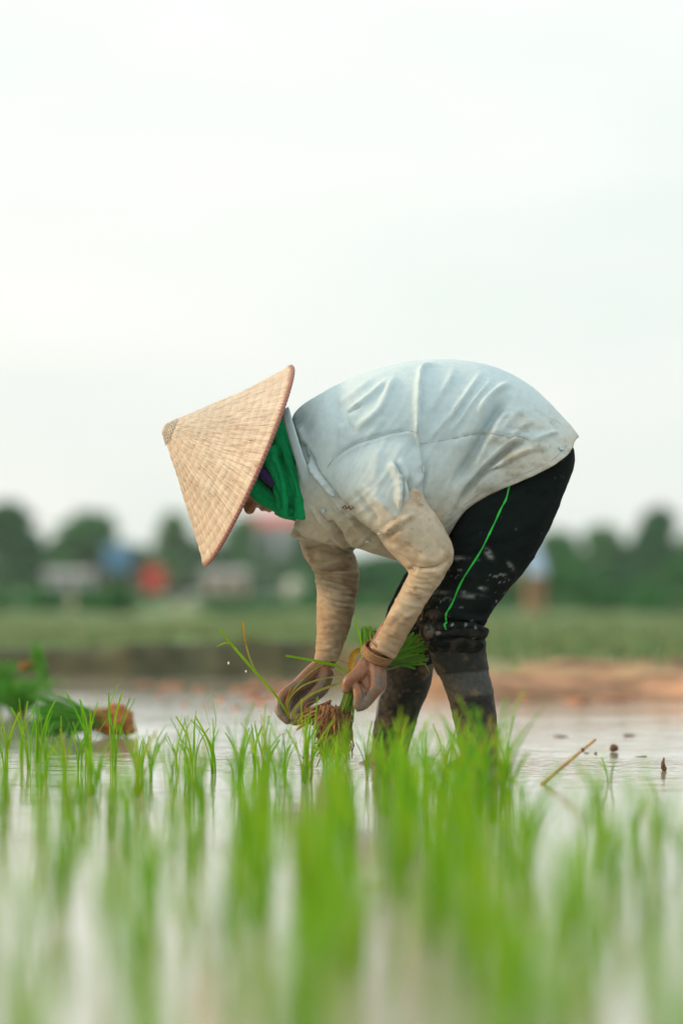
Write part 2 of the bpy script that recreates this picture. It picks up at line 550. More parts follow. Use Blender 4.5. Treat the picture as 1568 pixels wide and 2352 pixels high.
def field_height(x, y):
    P = np.stack((x * 2.2, y * 2.2, np.zeros_like(x)), 1)
    n = fbm(P, 4, 3) - 0.5
    e = field_edge(x) + n * 0.8
    r = sstep(-0.1, 0.5, x)
    left = (0.09 + 0.11 * fbm(np.stack((x * 1.3, 0 * x, 0 * x), 1), 3, 77)) * sstep(-0.02, 0.30, y - e) - 0.03 * sstep(0.6, 2.0, y - e)
    right = 0.045 * sstep(0.0, 0.35, y - e) + 0.06 * sstep(0.4, 1.6, y - e)
    z = left * (1 - r) + right * r
    z = z + (0.085 * (fbm(P * 3.1, 3, 8) - 0.42)) * sstep(0.0, 0.3, y - e) * (0.45 + 0.55 * (1 - sstep(7, 9.5, y)) * r)
    z = np.where(y < e, -0.16 * sstep(0.0, 0.4, e - y), z)
    return z, e, r
nu, nd = 260, 190
s = np.linspace(-1, 1, nu); u = 0.105 * s + 0.8 * s ** 5
D = np.concatenate((np.linspace(12.6, 20, 110), np.geomspace(20.1, 1590, 80)))
U, DD = np.meshgrid(u, D)
X, Y = (U * DD).ravel(), (DD + CAM_Y).ravel()
Z, E, R = field_height(X, Y)
V = np.stack((X, Y, Z), 1)
F = [(j * nu + i, j * nu + i + 1, (j + 1) * nu + i + 1, (j + 1) * nu + i) for j in range(len(D) - 1) for i in range(nu - 1)]
nn = fbm(np.stack((X * 0.8, Y * 0.25, 0 * X), 1), 4, 21)[:, None]
n4 = fbm(np.stack((X * 6, Y * 6, 0 * X), 1), 3, 31)[:, None]
nn = (nn - .5) * 1.9 + .5; nn = np.clip(nn, 0, 1)
green = np.array([0.085, 0.170, 0.085]) * (1 - nn) * 1.3 + np.array([0.22, 0.22, 0.115]) * nn * 0.95
n4c = np.clip((n4 - .5) * 2.6 + .5, 0, 1)
dirt = np.array([0.45, 0.255, 0.155]) * n4c + np.array([0.15, 0.10, 0.065]) * (1 - n4c)
dark = np.array([0.062, 0.062, 0.036]) * (0.6 + 0.8 * n4)
wd = (R * (1 - sstep(0.9, 2.1, Y - E + (n4c[:, 0] - 0.5) * 1.0)))[:, None]
wl = ((1 - R) * (1 - sstep(0.10, 1.0, Y - E + (n4[:, 0] - .5) * .5)))[:, None]
col = green * (1 - wd - wl).clip(0, 1) + dirt * wd + dark * wl
M['field'] = mat('field_earth', attr=True, rough=0.95, var=0.25, scale=9, spec=0.05)
obj('field', V, F, M['field'], col=col, kind='structure')

# short grass growing on the bund and the field behind it (nobody could count it)
g = Geo()
GV, GF = [], []
for i in range(15000):
    d = 12.6 + 34 * random.random() ** 1.8
    x = random.uniform(-0.11, 0.11) * d
    y = d + CAM_Y
    GV.append((x, y))
A = np.array(GV); z, e, r = field_height(A[:, 0], A[:, 1])
keep = (A[:, 1] - e) > np.where(r > 0.5, 1.2, 0.35) + rng.random(len(A)) * 0.6
A, z = A[keep], z[keep]
VV, FF = [], []
for (x, y), zz in zip(A, z):
    h = random.uniform(0.025, 0.075); a = random.uniform(0, 6.3); w = random.uniform(0.006, 0.014)
    lx, ly = random.gauss(0, 0.02), random.gauss(0, 0.02)
    k = len(VV)
    VV += [(x - w * math.cos(a), y - w * math.sin(a), zz - 0.005), (x + w * math.cos(a), y + w * math.sin(a), zz - 0.005), (x + lx, y + ly, zz + h)]
    FF.append((k, k + 1, k + 2))
M['fieldgrass'] = mat('field_grass', island=True, hue=[(0.10, 0.21, 0.07), (0.17, 0.23, 0.09), (0.07, 0.16, 0.06), (0.23, 0.22, 0.11)], rough=0.7, translucent=0.3)
obj('grass', VV, FF, M['fieldgrass'], smooth=False, kind='stuff', label='short green grass covering the bund and the field behind the paddy', category='grass')

# ------------------------------------------------------------------ background: trees, shrubs, houses, people
def leaf_cloud(lobes, n, size, seed):
    r = np.random.default_rng(seed)
    V, F = [], []
    tot = sum(l[3] * l[4] * l[5] for l in lobes)
    for cx, cy, cz, rx, ry, rz in lobes:
        k = max(20, int(n * rx * ry * rz / tot))
        p = r.normal(size=(k, 3)); p /= np.linalg.norm(p, axis=1, keepdims=True)
        p *= (0.45 + 0.6 * r.random((k, 1)) ** 0.6)
        p = p * (rx, ry, rz) + (cx, cy, cz)
        for q in p:
            a = r.normal(size=3); a /= np.linalg.norm(a)
            b = np.cross(a, r.normal(size=3)); b /= np.linalg.norm(b) + 1e-9
            s1, s2 = size * r.uniform(0.6, 1.3), size * r.uniform(0.3, 0.7)
            i = len(V)
            V += [q - a * s1, q + b * s2, q + a * s1, q - b * s2]
            F.append((i, i + 1, i + 2, i + 3))
    return V, F

LEAFS = {
    'dark': mat('dark_foliage', island=True, hue=[(0.016, 0.100, 0.040), (0.030, 0.150, 0.045), (0.010, 0.075, 0.036)], rough=0.7, translucent=0.2),
    'mid': mat('mid_foliage', island=True, hue=[(0.026, 0.150, 0.042), (0.050, 0.210, 0.048), (0.018, 0.110, 0.042)], rough=0.7, translucent=0.25),
    'pale': mat('pale_foliage', island=True, hue=[(0.070, 0.200, 0.080), (0.11, 0.26, 0.085), (0.05, 0.16, 0.07)], rough=0.7, translucent=0.25),
}
def tree(px, top, wpx, D, kind, label, seed, slim=False):
    k = FPX / D
    y = D + CAM_Y
    x = (px - CX) / k
    zt = CAM_Z + (HOR - top) / k
    w = wpx / k / 2 * 1.4
    root = link('tree', None, label=label, category='tree')
    root.location = (x, y, 0.05)
    r = random.Random(seed)
    h = zt - 0.05
    gt = Geo()
    gt.add(*tube([(0, 0, -0.2), (r.uniform(-.05, .05), 0, h * 0.3), (r.uniform(-.1, .1), 0, h * 0.75)], [h * 0.035 + .02, h * 0.028 + .02, 0.02], 8))
    for q in range(4):
        a = r.uniform(0, 6.28)
        gt.add(*tube([(0, 0, h * (0.25 + 0.1 * q)), (math.cos(a) * w * 0.6, math.sin(a) * w * 0.6, h * (0.5 + 0.1 * q))], [h * 0.016 + .01, 0.012], 6))
    V, F = gt.arr()
    o = link('trunk', mesh_data('trunk', V, F), M['bark']); o.parent = root
    lobes = []
    nl = 7
    for q in range(nl):
        f = q / (nl - 1)
        zc = h * (0.32 + 0.5 * f)
        spread = w * (0.75 - 0.55 * f)
        a = r.uniform(0, 6.28)
        lobes.append((math.cos(a) * spread * r.uniform(.5, 1), math.sin(a) * spread, zc, w * r.uniform(.38, .6), w * r.uniform(.4, .6), h * r.uniform(.16, .22)))
    lobes.append((0, 0, h * 0.84, w * .42, w * .42, h * .16))
    V, F = leaf_cloud(lobes, 2000, 0.055 * h + 0.03, seed)
    o = link('crown', mesh_data('crown', V, F, False), LEAFS[kind]); o.parent = root
    return root
TREES = [
    (12, 1160, 150, 135, 'dark', 'tall dark tree at the left end of the far tree line'),
    (120, 1250, 110, 165, 'mid', 'low green tree in the dip between the two left trees'),
    (205, 1178, 190, 150, 'mid', 'broad domed green tree in the left part of the far tree line'),
    (290, 1250, 130, 150, 'dark', 'low dark tree behind the blue shelter'),
    (397, 1180, 80, 160, 'pale', 'slim pale green tree behind the person in dark clothes'),
    (470, 1240, 130, 175, 'dark', 'dark tree half hidden behind the lower brim of the straw hat'),
    (555, 1190, 100, 190, 'mid', 'green tree beside the red roofed house, below the hat'),
    (720, 1215, 130, 170, 'dark', 'dark tree behind the far sleeve of the stooping farmer'),
    (880, 1270, 150, 120, 'dark', 'low dark tree seen between the two sleeves of the farmer'),
    (1000, 1280, 150, 130, 'mid', 'green tree hidden mostly by the near sleeve and thigh of the farmer'),
    (1275, 1222, 120, 140, 'mid', 'small green tree behind the person in the white shirt'),
    (1372, 1208, 110, 165, 'mid', 'green tree with a pointed top right of the white shirted person'),
    (1430, 1250, 110, 130, 'dark', 'low dark tree left of the tall rounded one'),
    (1508, 1165, 120, 125, 'dark', 'tall rounded dark tree at the right end of the far tree line'),
    (1590, 1225, 120, 150, 'mid', 'green tree cut off by the right edge, beside the tall rounded one'),
]
for i, (px, top, w, D, k, lb) in enumerate(TREES):
    tree(px, top, w, D, k, lb, 100 + i)

for i in range(19):
    px = -30 + i * 90 + random.uniform(-25, 25)
    tree(px, random.uniform(1248, 1288) if not 60 < px < 110 else 1300, random.uniform(120, 170), random.uniform(185, 200), random.choice(['dark', 'mid', 'mid']), 'low far tree of the continuous row along the skyline', 700 + i)['group'] = 'low trees along the skyline'
def shrub(px, top, wpx, D, kind, label, seed, group):
    k = FPX / D
    x, y, z = (px - CX) / k, D + CAM_Y, CAM_Z + (HOR - top) / k
    w, h = wpx / k / 2, z - 0.05
    lobes = [(random.uniform(-.5, .5) * w, random.uniform(-.4, .4) * w, h * random.uniform(.35, .65), w * .55, w * .5, h * .42) for _ in range(4)]
    root = link('shrub', None, label=label, category='shrub', group=group)
    root.location = (x, y, 0.05)
    V, F = leaf_cloud(lobes, 600, 0.07 * h + 0.03, seed)
    o = link('foliage', mesh_data('foliage', V, F, False), LEAFS[kind]); o.parent = root
    gt = Geo()
    for q in range(3):
        a = q * 2.1
        gt.add(*tube([(0, 0, -.1), (math.cos(a) * w * .3, math.sin(a) * w * .3, h * .6)], [.02, .008], 5))
    o = link('stem', mesh_data('stem', *gt.arr()), M['bark']); o.parent = root
for i in range(22):
    px = -30 + i * 77 + random.uniform(-20, 20)
    if 310 < px < 440: continue
    top = random.uniform(1335, 1378) if px < 730 else random.uniform(1275, 1325)
    shrub(px, top, random.uniform(130, 200), random.uniform(78, 105), random.choice(['mid', 'dark', 'mid']),
          'leafy green shrub in the hedge in front of the far trees', 300 + i, 'shrubs of the far hedge')
for i in range(22):
    px = -40 + i * 78 + random.uniform(-25, 25)
    if 320 < px < 430 or 1160 < px < 1270: continue
    shrub(px, random.uniform(1345, 1385), random.uniform(110, 180), random.uniform(57, 68), random.choice(['mid', 'pale', 'mid']),
          'low bush at the back of the green field, in front of the hedge', 400 + i, 'low bushes at the back of the field')

WALLM = {k: mat('wall_' + k, c, rough=0.9, var=0.12, scale=1.5) for k, c in dict(grey=(0.33, 0.36, 0.40), white=(0.62, 0.62, 0.60), beige=(0.45, 0.38, 0.30), blue=(0.07, 0.20, 0.34), red=(0.42, 0.10, 0.09), roofgrey=(0.30, 0.30, 0.31), dark=(0.03, 0.035, 0.04), wood=(0.2, 0.13, 0.08)).items()}
def box(x0, x1, y0, y1, z0, z1):
    return ([(x0, y0, z0), (x1, y0, z0), (x1, y1, z0), (x0, y1, z0), (x0, y0, z1), (x1, y0, z1), (x1, y1, z1), (x0, y1, z1)],
            [(0, 3, 2, 1), (4, 5, 6, 7), (0, 1, 5, 4), (1, 2, 6, 5), (2, 3, 7, 6), (3, 0, 4, 7)])
def child(name, geo, m, parent):
    o = link(name, mesh_data(name, *geo, False), m); o.parent = parent
    return o
def house(px0, px1, eave, ridge, D, wall, roof, label, depth=4.0, cat='house', nwin=2):
    k = FPX / D
    x0, x1 = (px0 - CX) / k, (px1 - CX) / k
    ze, zr = CAM_Z + (HOR - eave) / k - .05, CAM_Z + (HOR - ridge) / k - .05
    w = (x1 - x0) / 2
    root = link('house', None, label=label, category=cat)
    root.location = ((x0 + x1) / 2, D + CAM_Y, 0.05)
    child('wall', box(-w, w, 0, depth, -.2, ze), WALLM[wall], root)
    ov = 0.12
    V = [(-w - ov, -ov, ze), (w + ov, -ov, ze), (w + ov, depth + ov, ze), (-w - ov, depth + ov, ze), (-w - ov, depth / 2, zr), (w + ov, depth / 2, zr)]
    child('roof', (V, [(0, 3, 2, 1), (0, 1, 5, 4), (2, 3, 4, 5), (1, 2, 5), (3, 0, 4)]), WALLM[roof], root)
    hw = ze * 0.22
    for q in range(nwin):
        xc = -w + (q + 0.75) * 2 * w / (nwin + 0.5)
        f = child('window', box(xc - w * .16, xc + w * .16, -.05, -.004, ze * .45, ze * .45 + 2 * hw), WALLM['roofgrey'], root)
        p = link('pane', mesh_data('pane', *box(xc - w * .13, xc + w * .13, -.07, -.052, ze * .45 + .05, ze * .45 + 2 * hw - .05), False), WALLM['dark']); p.parent = f
    child('door', box(w * .62, w * .62 + w * .25, -.04, -.004, 0, ze * .72), WALLM['wood'], root)
    return root
house(572, 780, 1206, 1174, 215, 'grey', 'red', 'blue grey house with a red roof behind the far sleeve of the farmer', 5, nwin=3)
house(106, 204, 1322, 1308, 125, 'grey', 'roofgrey', 'low grey shed in front of the broad domed tree', 2.5, 'shed', 2)
house(468, 562, 1322, 1308, 128, 'beige', 'roofgrey', 'low beige shed below the tip of the straw hat', 2.5, 'shed', 2)

# blue shelter, white tank, post
k = FPX / 132
root = link('tarpaulin_shelter', None, label='bright blue tarpaulin shelter on posts among the left trees', category='shelter')
root.location = ((270 - CX) / k, 132 + CAM_Y, 0.05)
zt, zb, w = CAM_Z + (HOR - 1252) / k, CAM_Z + (HOR - 1312) / k, 33 / k
V = []
for i in range(9):
    f = i / 8
    for j, (yy, zz) in enumerate([(0, zb), (0.02, zt - .15), (.6, zt), (1.2, zt - .15), (1.22, zb)]):
        V.append((-w + 2 * w * f, yy + .03 * math.sin(i * 2.1 + j), zz - .05 * math.sin(math.pi * f)))
F = [(i * 5 + j, (i + 1) * 5 + j, (i + 1) * 5 + j + 1, i * 5 + j + 1) for i in range(8) for j in range(4)]
child('tarpaulin', (V, F), WALLM['blue'], root)
for sx in (-1, 1):
    for yy in (0.05, 1.15):
        child('post', tube([(sx * w * .95, yy, -.1), (sx * w * .95, yy, zt - .2)], .03, 8), WALLM['wood'], root)
k = FPX / 96
root = link('water_tank', None, label='rounded white tank on a low stand behind the far forearm of the farmer', category='tank')
root.location = ((682 - CX) / k, 96 + CAM_Y, 0.05)
zt, zb, w = CAM_Z + (HOR - 1332) / k, CAM_Z + (HOR - 1386) / k, 24 / k
g = Geo(); prof = [(0.02, zb), (w, zb + .01), (w * 1.02, zb + .2), (w, zt - .15), (w * .6, zt - .03), (.02, zt)]
rings = [np.array([(r * math.cos(t), r * math.sin(t), z) for t in np.linspace(0, 2 * math.pi, 20, endpoint=False)]) for r, z in prof]
child('tank', ring_loft(rings), WALLM['white'], root)
for a in range(4):
    child('leg', tube([(w * .7 * math.cos(a * 1.57 + .78), w * .7 * math.sin(a * 1.57 + .78), -.1), (w * .7 * math.cos(a * 1.57 + .78), w * .7 * math.sin(a * 1.57 + .78), zb + .02)], .03, 8), WALLM['roofgrey'], root)
k = FPX / 58
root = link('post', None, label='thin pale post standing at the back of the field below the grey shed', category='post')
root.location = ((165 - CX) / k, 58 + CAM_Y, 0.02)
child('shaft', tube([(0, 0, -.1), (0.01, 0, .35), (0.0, 0, CAM_Z + (HOR - 1358) / k)], [.035, .03, .028], 8), WALLM['beige'], root)
child('cap', ball((0, 0, CAM_Z + (HOR - 1358) / k), .034, 8, 6), WALLM['beige'], root)

M['figure'] = mat('figure_clothes', attr=True, rough=0.9, var=0.1, scale=6)
def figure(px, foot, D, hpx, top, legs, label, bend=0.0, hat=None):
    """a distant person; heights in photo pixels"""
    g = Geo(); y = D + CAM_Y; k = FPX / D; u = hpx
    def P(dx, dz, dy, r): return (px + dx * u, foot - dz * u, y + dy, r * u / k)
    b = bend
    sh = (0.02 - 0.36 * b, 0.81 - 0.28 * b)
    hip = (0.02, 0.50)
    for sgn in (-1, 1):
        limb(g, [P(sgn * .06, -.02, sgn * .05, .03), P(sgn * .055, .26, sgn * .05, .045), P(hip[0] + sgn * .03, hip[1], sgn * .05, .062)], 10, 3)
        ex = sh[0] + sgn * .12 * (1 - b) - .05 * b
        limb(g, [P(sh[0] + sgn * .10 * (1 - b), sh[1], sgn * .08, .042), P(ex + sgn * .02, sh[1] - .17, sgn * .1, .034), P(ex - .04 * b, sh[1] - .33, sgn * .08 - .05, .022)], 10, 3)
    limb(g, [P(hip[0], hip[1], 0, .085), P((hip[0] + sh[0]) / 2 + .05 * b, (hip[1] + sh[1]) / 2 + .05 * b, 0, .095), P(sh[0], sh[1], 0, .082)], 12, 3)
    hd = (sh[0] - .13 * b, sh[1] + .12 - .13 * b)
    limb(g, [P(sh[0], sh[1], 0, .05), P(hd[0] * .6 + sh[0] * .4, hd[1] * .6 + sh[1] * .4, 0, .035), P(hd[0], hd[1], 0, .058)], 10, 3)
    V, F = solve(g, 0.022 * 1.0, 3)
    Q = proj(V)
    hz = (foot - Q[:, 1]) / u
    c = np.where((hz < 0.49)[:, None], np.array(legs)[None], np.array(top)[None])
    dh = np.hypot((Q[:, 0] - px) / u - hd[0], hz - hd[1])
    c = np.where((dh < .075)[:, None], np.array([[.22, .12, .08]]), c)
    o = obj('person', V, F, M['figure'], col=c, label=label, category='person')
    h = at(px + hd[0] * u, foot - (hd[1] + .03) * u, y)
    r = .062 * u / k
    if hat:
        rings = [np.array([(h[0] + q * math.cos(t), h[1] + q * math.sin(t), h[2] + zz) for t in np.linspace(0, 2 * math.pi, 16, endpoint=False)]) for q, zz in ((r * 2.6, 0), (r * 1.2, r * 1.0), (.01, r * 1.9))]
        link('hat', mesh_data('hat', *ring_loft(rings)), hat, o)
    else:
        link('hair', mesh_data('hair', *ball(h + np.array((0, .02, .02)), r * 1.02)), WALLM['dark'], o)
    return o
figure(352, 1426, 132, 142, (0.62, 0.05, 0.045), (0.10, 0.05, 0.03), 'distant person in a red top beside the blue shelter')
figure(412, 1418, 138, 106, (0.025, 0.03, 0.035), (0.03, 0.03, 0.03), 'distant person in dark clothes right of the one in red')
figure(1228, 1442, 52, 250, (0.50, 0.62, 0.85), (0.30, 0.18, 0.11), 'distant person in a white shirt and tan trousers bending in the field', bend=0.28)

# ------------------------------------------------------------------ haze
hz = bpy.data.materials.new('haze'); hz.use_nodes = True
hz.node_tree.nodes.clear()
ho = hz.node_tree.nodes.new('ShaderNodeOutputMaterial'); hv = hz.node_tree.nodes.new('ShaderNodeVolumePrincipled')
hv.inputs['Color'].default_value = (0.84, 0.99, 0.95, 1); hv.inputs['Density'].default_value = HAZE; hv.inputs['Anisotropy'].default_value = 0.1
hz.node_tree.links.new(hv.outputs['Volume'], ho.inputs['Volume'])
if HAZE > 0:
    obj('haze', *box(-1520, 1520, -80, 1620, -1.15, 9.0), hz, smooth=False, kind='stuff', label='thin pale haze in the air over the fields', category='haze')

# ------------------------------------------------------------------ the farmer: body
def hand_near():
    g = Geo()
    W = (856, 1512, -.125)
    limb(g, [(896, 1450, -.15, .026), (872, 1490, -.135, .0245), (856, 1514, -.125, .0255)], 16, 4)
    mcp = [(862, 1580, -.150), (868, 1576, -.126), (870, 1572, -.103), (866, 1564, -.082)]
    pip = [(824, 1623, -.152), (831, 1619, -.127), (838, 1612, -.105), (842, 1602, -.086)]
    dip = [(823, 1599, -.157), (815, 1606, -.112), (820, 1603, -.086), (826, 1592, -.070)]
    tip = [(817, 1577, -.152), (812, 1585, -.098), (821, 1582, -.072), (828, 1574, -.060)]
    rr = [.0118, .0120, .0112, .0098]
    for m, p, d, t, r in zip(mcp, pip, dip, tip, rr):
        limb(g, [(*W, .020), ((W[0] + m[0]) / 2 + 4, (W[1] + m[1]) / 2, (W[2] + m[2]) / 2 - .004, .0185), (*m, .0155)], 12, 4)
        limb(g, [(*m, .0145), ((m[0] + p[0]) / 2 + 2, (m[1] + p[1]) / 2 + 3, (m[2] + p[2]) / 2, .0118), (*p, r + .0005), (*d, r * .95), (*t, r * .85)], 12, 4)
    limb(g, [(842, 1525, -.130, .0185), (826, 1546, -.143, .0165), (811, 1556, -.150, .0135), (799, 1566, -.152, .0125), (795, 1583, -.150, .0098)], 14, 4)
    limb(g, [(832, 1548, -.132, .017), (846, 1578, -.138, .017)], 12, 3)
    limb(g, [(842, 1558, -.128, .019), (838, 1590, -.134, .019), (834, 1612, -.136, .014)], 12, 3)
    return g

def hand_far():
    g = Geo()
    W = (747, 1522, .055)
    limb(g, [(760, 1455, .075, .027), (752, 1495, .062, .0245), (745, 1524, .055, .0255)], 16, 4)
    mcp = [(686, 1572, .020), (694, 1568, .043), (706, 1574, .064), (720, 1582, .080)]
    pip = [(647, 1602, .006), (655, 1610, .036), (670, 1624, .057), (692, 1632, .072)]
    dip = [(642, 1634, -.004), (655, 1643, .024), (674, 1653, .045), (702, 1648, .058)]
    tip = [(660, 1655, -.010), (677, 1657, .012), (696, 1652, .030), (718, 1641, .046)]
    rr = [.0112, .0115, .0108, .0095]
    for m, p, d, t, r in zip(mcp, pip, dip, tip, rr):
        limb(g, [(*W, .020), ((W[0] + m[0]) / 2, (W[1] + m[1]) / 2 - 1, (W[2] + m[2]) / 2, .0185), (*m, .0150)], 12, 4)
        limb(g, [(*m, .0140), ((m[0] + p[0]) / 2 - 2, (m[1] + p[1]) / 2 - 2, (m[2] + p[2]) / 2, .0118), (*p, r + .0004), (*d, r * .95), (*t, r * .82)], 12, 4)
    limb(g, [(748, 1548, .040, .0195), (738, 1580, .022, .0175), (716, 1603, .002, .0135), (691, 1624, -.014, .0125), (674, 1645, -.022, .0098)], 14, 4)
    return g

HEAD_C = at(604, 1056, 0.0)
AX = np.array((-0.917 * math.cos(math.radians(8)), -math.sin(math.radians(8)), 0.40 * math.cos(math.radians(8))))
AX /= np.linalg.norm(AX)
FD = np.array((-0.4, 0.0, -0.917)); FD = FD - AX * FD.dot(AX); FD /= np.linalg.norm(FD)
SD = np.cross(AX, FD)
def hp(a, f, s=0.0):
    """a point of the head: up along the crown, forward to the face, sideways"""
    return HEAD_C + AX * a + FD * f + SD * s

g = Geo()
limb(g, [(700, 1055, 0, .055), (650, 1068, 0, .052), (625, 1075, 0, .05)], 16)
limb(g, [(690, 1055, 0, .05), (760, 1050, 0, .085), (860, 1030, 0, .105), (980, 1020, 0, .105), (1100, 1030, 0, .10), (1180, 1090, 0, .085)], 20)
for yy in (-.05, .05):
    limb(g, [(770, 1050, yy, .09), (930, 1030, yy, .10), (1100, 1040, yy, .10), (1180, 1090, yy, .085)], 18)
limb(g, [(760, 1060, 0, .06), (815, 1065, -.125, .05), (905, 1165, -.175, .042), (990, 1258, -.186, .028), (950, 1370, -.170, .024), (882, 1480, -.138, .023)], 16)
limb(g, [(760, 1060, 0, .06), (770, 1100, .125, .05), (760, 1200, .14, .042), (768, 1290, .128, .036), (768, 1380, .10, .032), (754, 1490, .063, .024)], 16)
for sgn, pts in ((-1, [(1185, 1100, -.07, .075), (1130, 1250, -.085, .065), (1046, 1435, -.085, .048), (1068, 1520, -.085, .046), (1085, 1640, -.085, .044), (1098, 1745, -.085, .036)]),
                 (1, [(1180, 1105, .075, .075), (1060, 1280, .09, .065), (952, 1440, .09, .048), (935, 1520, .09, .046), (908, 1640, .09, .044), (890, 1745, .09, .036)])):
    limb(g, pts, 16)
    x, y = pts[-1][0], sgn * .087
    limb(g, [(x, 1752, y, .038), (x - 30, 1772, y, .033), (x - 62, 1782, y, .026), (x - 85, 1790, y, .018)], 14)
# head: skull, jaw, cheeks, brow, nose, lips, chin, ears
g.add(*ball(hp(.022, -.012), 1, 24, 16, (AX * .098, FD * .094, SD * .077)))
g.add(*ball(hp(-.038, .034), 1, 20, 14, (AX * .072, FD * .064, SD * .060)))
g.add(*ball(hp(-.020, .052), 1, 20, 14, (AX * .058, FD * .046, SD * .050)))
for sg in (-1, 1):
    g.add(*ball(hp(-.020, .060, .032 * sg), .026))
    g.add(*ball(hp(.000, -.010, .078 * sg), 1, 10, 8, (AX * .030, FD * .016, SD * .008)))
    g.add(*ball(hp(.028, .074, .028 * sg), 1, 10, 8, (AX * .009, FD * .012, SD * .022)))
Pn = [hp(.022, .082), hp(.002, .098), hp(-.016, .110)]
g.add(*tube(Pn, [.007, .009, .012], 12)); g.add(*ball(Pn[-1], .0135))
for sg in (-1, 1):
    g.add(*ball(hp(-.018, .099, .011 * sg), .0085))
g.add(*ball(hp(-.042, .094), 1, 12, 8, (AX * .008, FD * .012, SD * .022)))
g.add(*ball(hp(-.056, .091), 1, 12, 8, (AX * .008, FD * .011, SD * .020)))
g.add(*ball(hp(-.080, .078), .019))
V1, F1 = solve(g, .0045, 3)
V2, F2 = solve(hand_near(), .0016, 2, .45)
V3, F3 = solve(hand_far(), .0016, 2, .45)
# the hands continue the forearms of the same body mesh
V = np.concatenate((V1, V2, V3))
F = [tuple(f) for f in F1] + [tuple(f + len(V1)) for f in F2] + [tuple(f + len(V1) + len(V2)) for f in F3]
nz = fbm(V * 38, 4, 5); nz2 = fbm(V * 110, 3, 6)
Qb = proj(V)
skin = np.array([0.24, 0.100, 0.048])[None] * (0.75 + 0.5 * nz[:, None])
mud = np.array([0.135, 0.110, 0.085])[None] * (0.7 + 0.6 * nz2[:, None])
wet = sstep(.40, .60, nz + 0.35 * sstep(1560, 1660, Qb[:, 1]) - 0.06)[:, None] * (Qb[:, 1] > 1480)[:, None]
col = skin * (1 - .85 * wet) + mud * .85 * wet
lip = np.exp(-((V - hp(-.049, .098)) ** 2).sum(1) / .013 ** 2)[:, None]
col = col * (1 - lip) + np.array([[.24, .075, .06]]) * lip
person = obj('person', V, F, M['skin'], col=col, category='person',
             label='stooping rice farmer in a conical straw hat, white shirt, green scarf and black trousers')
for sg in (-1, 1):
    e = obj('eye', *ball(hp(.010, .077, .030 * sg), .0125, 14, 10), mat('eye_white', (.7, .68, .62), rough=.2), person)

# ------------------------------------------------------------------ shirt
g = Geo()
g.add(*outline_loft([
    (672, 957, 690, 1120, 0, .060), (682, 944, 680, 1186, 0, .082), (702, 926, 688, 1224, 0, .108), (744, 900, 728, 1243, 0, .158), (786, 878, 775, 1254, 0, .182),
    (840, 854, 830, 1262, 0, .192), (940, 830, 915, 1288, 0, .188), (1040, 826, 985, 1292, 0, .184), (1130, 842, 1030, 1252, 0, .184),
    (1215, 886, 1058, 1212, 0, .186), (1276, 942, 1095, 1188, 0, .188), (1318, 990, 1150, 1185, 0, .190), (1334, 1028, 1200, 1190, 0, .190), (1335, 1080, 1240, 1200, 0, .185)], 56, 6, 2.25))
g.add(*outline_loft([(748, 1020, 960, 930, -.07, .07), (745, 1068, 963, 975, -.105, .088), (756, 1115, 966, 1035, -.140, .086), (790, 1162, 966, 1095, -.163, .078), (832, 1200, 965, 1138, -.178, .070), (874, 1234, 968, 1160, -.185, .066)], 44, 6, 2.2))
g.add(*outline_loft([(700, 1100, 860, 1090, .09, .08), (684, 1160, 836, 1160, .125, .078), (675, 1205, 822, 1215, .135, .072), (664, 1234, 818, 1264, .135, .072)], 40, 6, 2.2))
V, F = solve(g, .0040, 5, .5)
F = np.asarray(F)
N = normals(V, F)
def z2(*p): return [(637 + u * .25, 800 + v * .25) for u, v in p]
def z3(*p): return [(963.7 + u * .2396, 816.7 + v * .2396) for u, v in p]
def z4(*p): return [(653.3 + u * .2604, 1143.3 + v * .2604) for u, v in p]
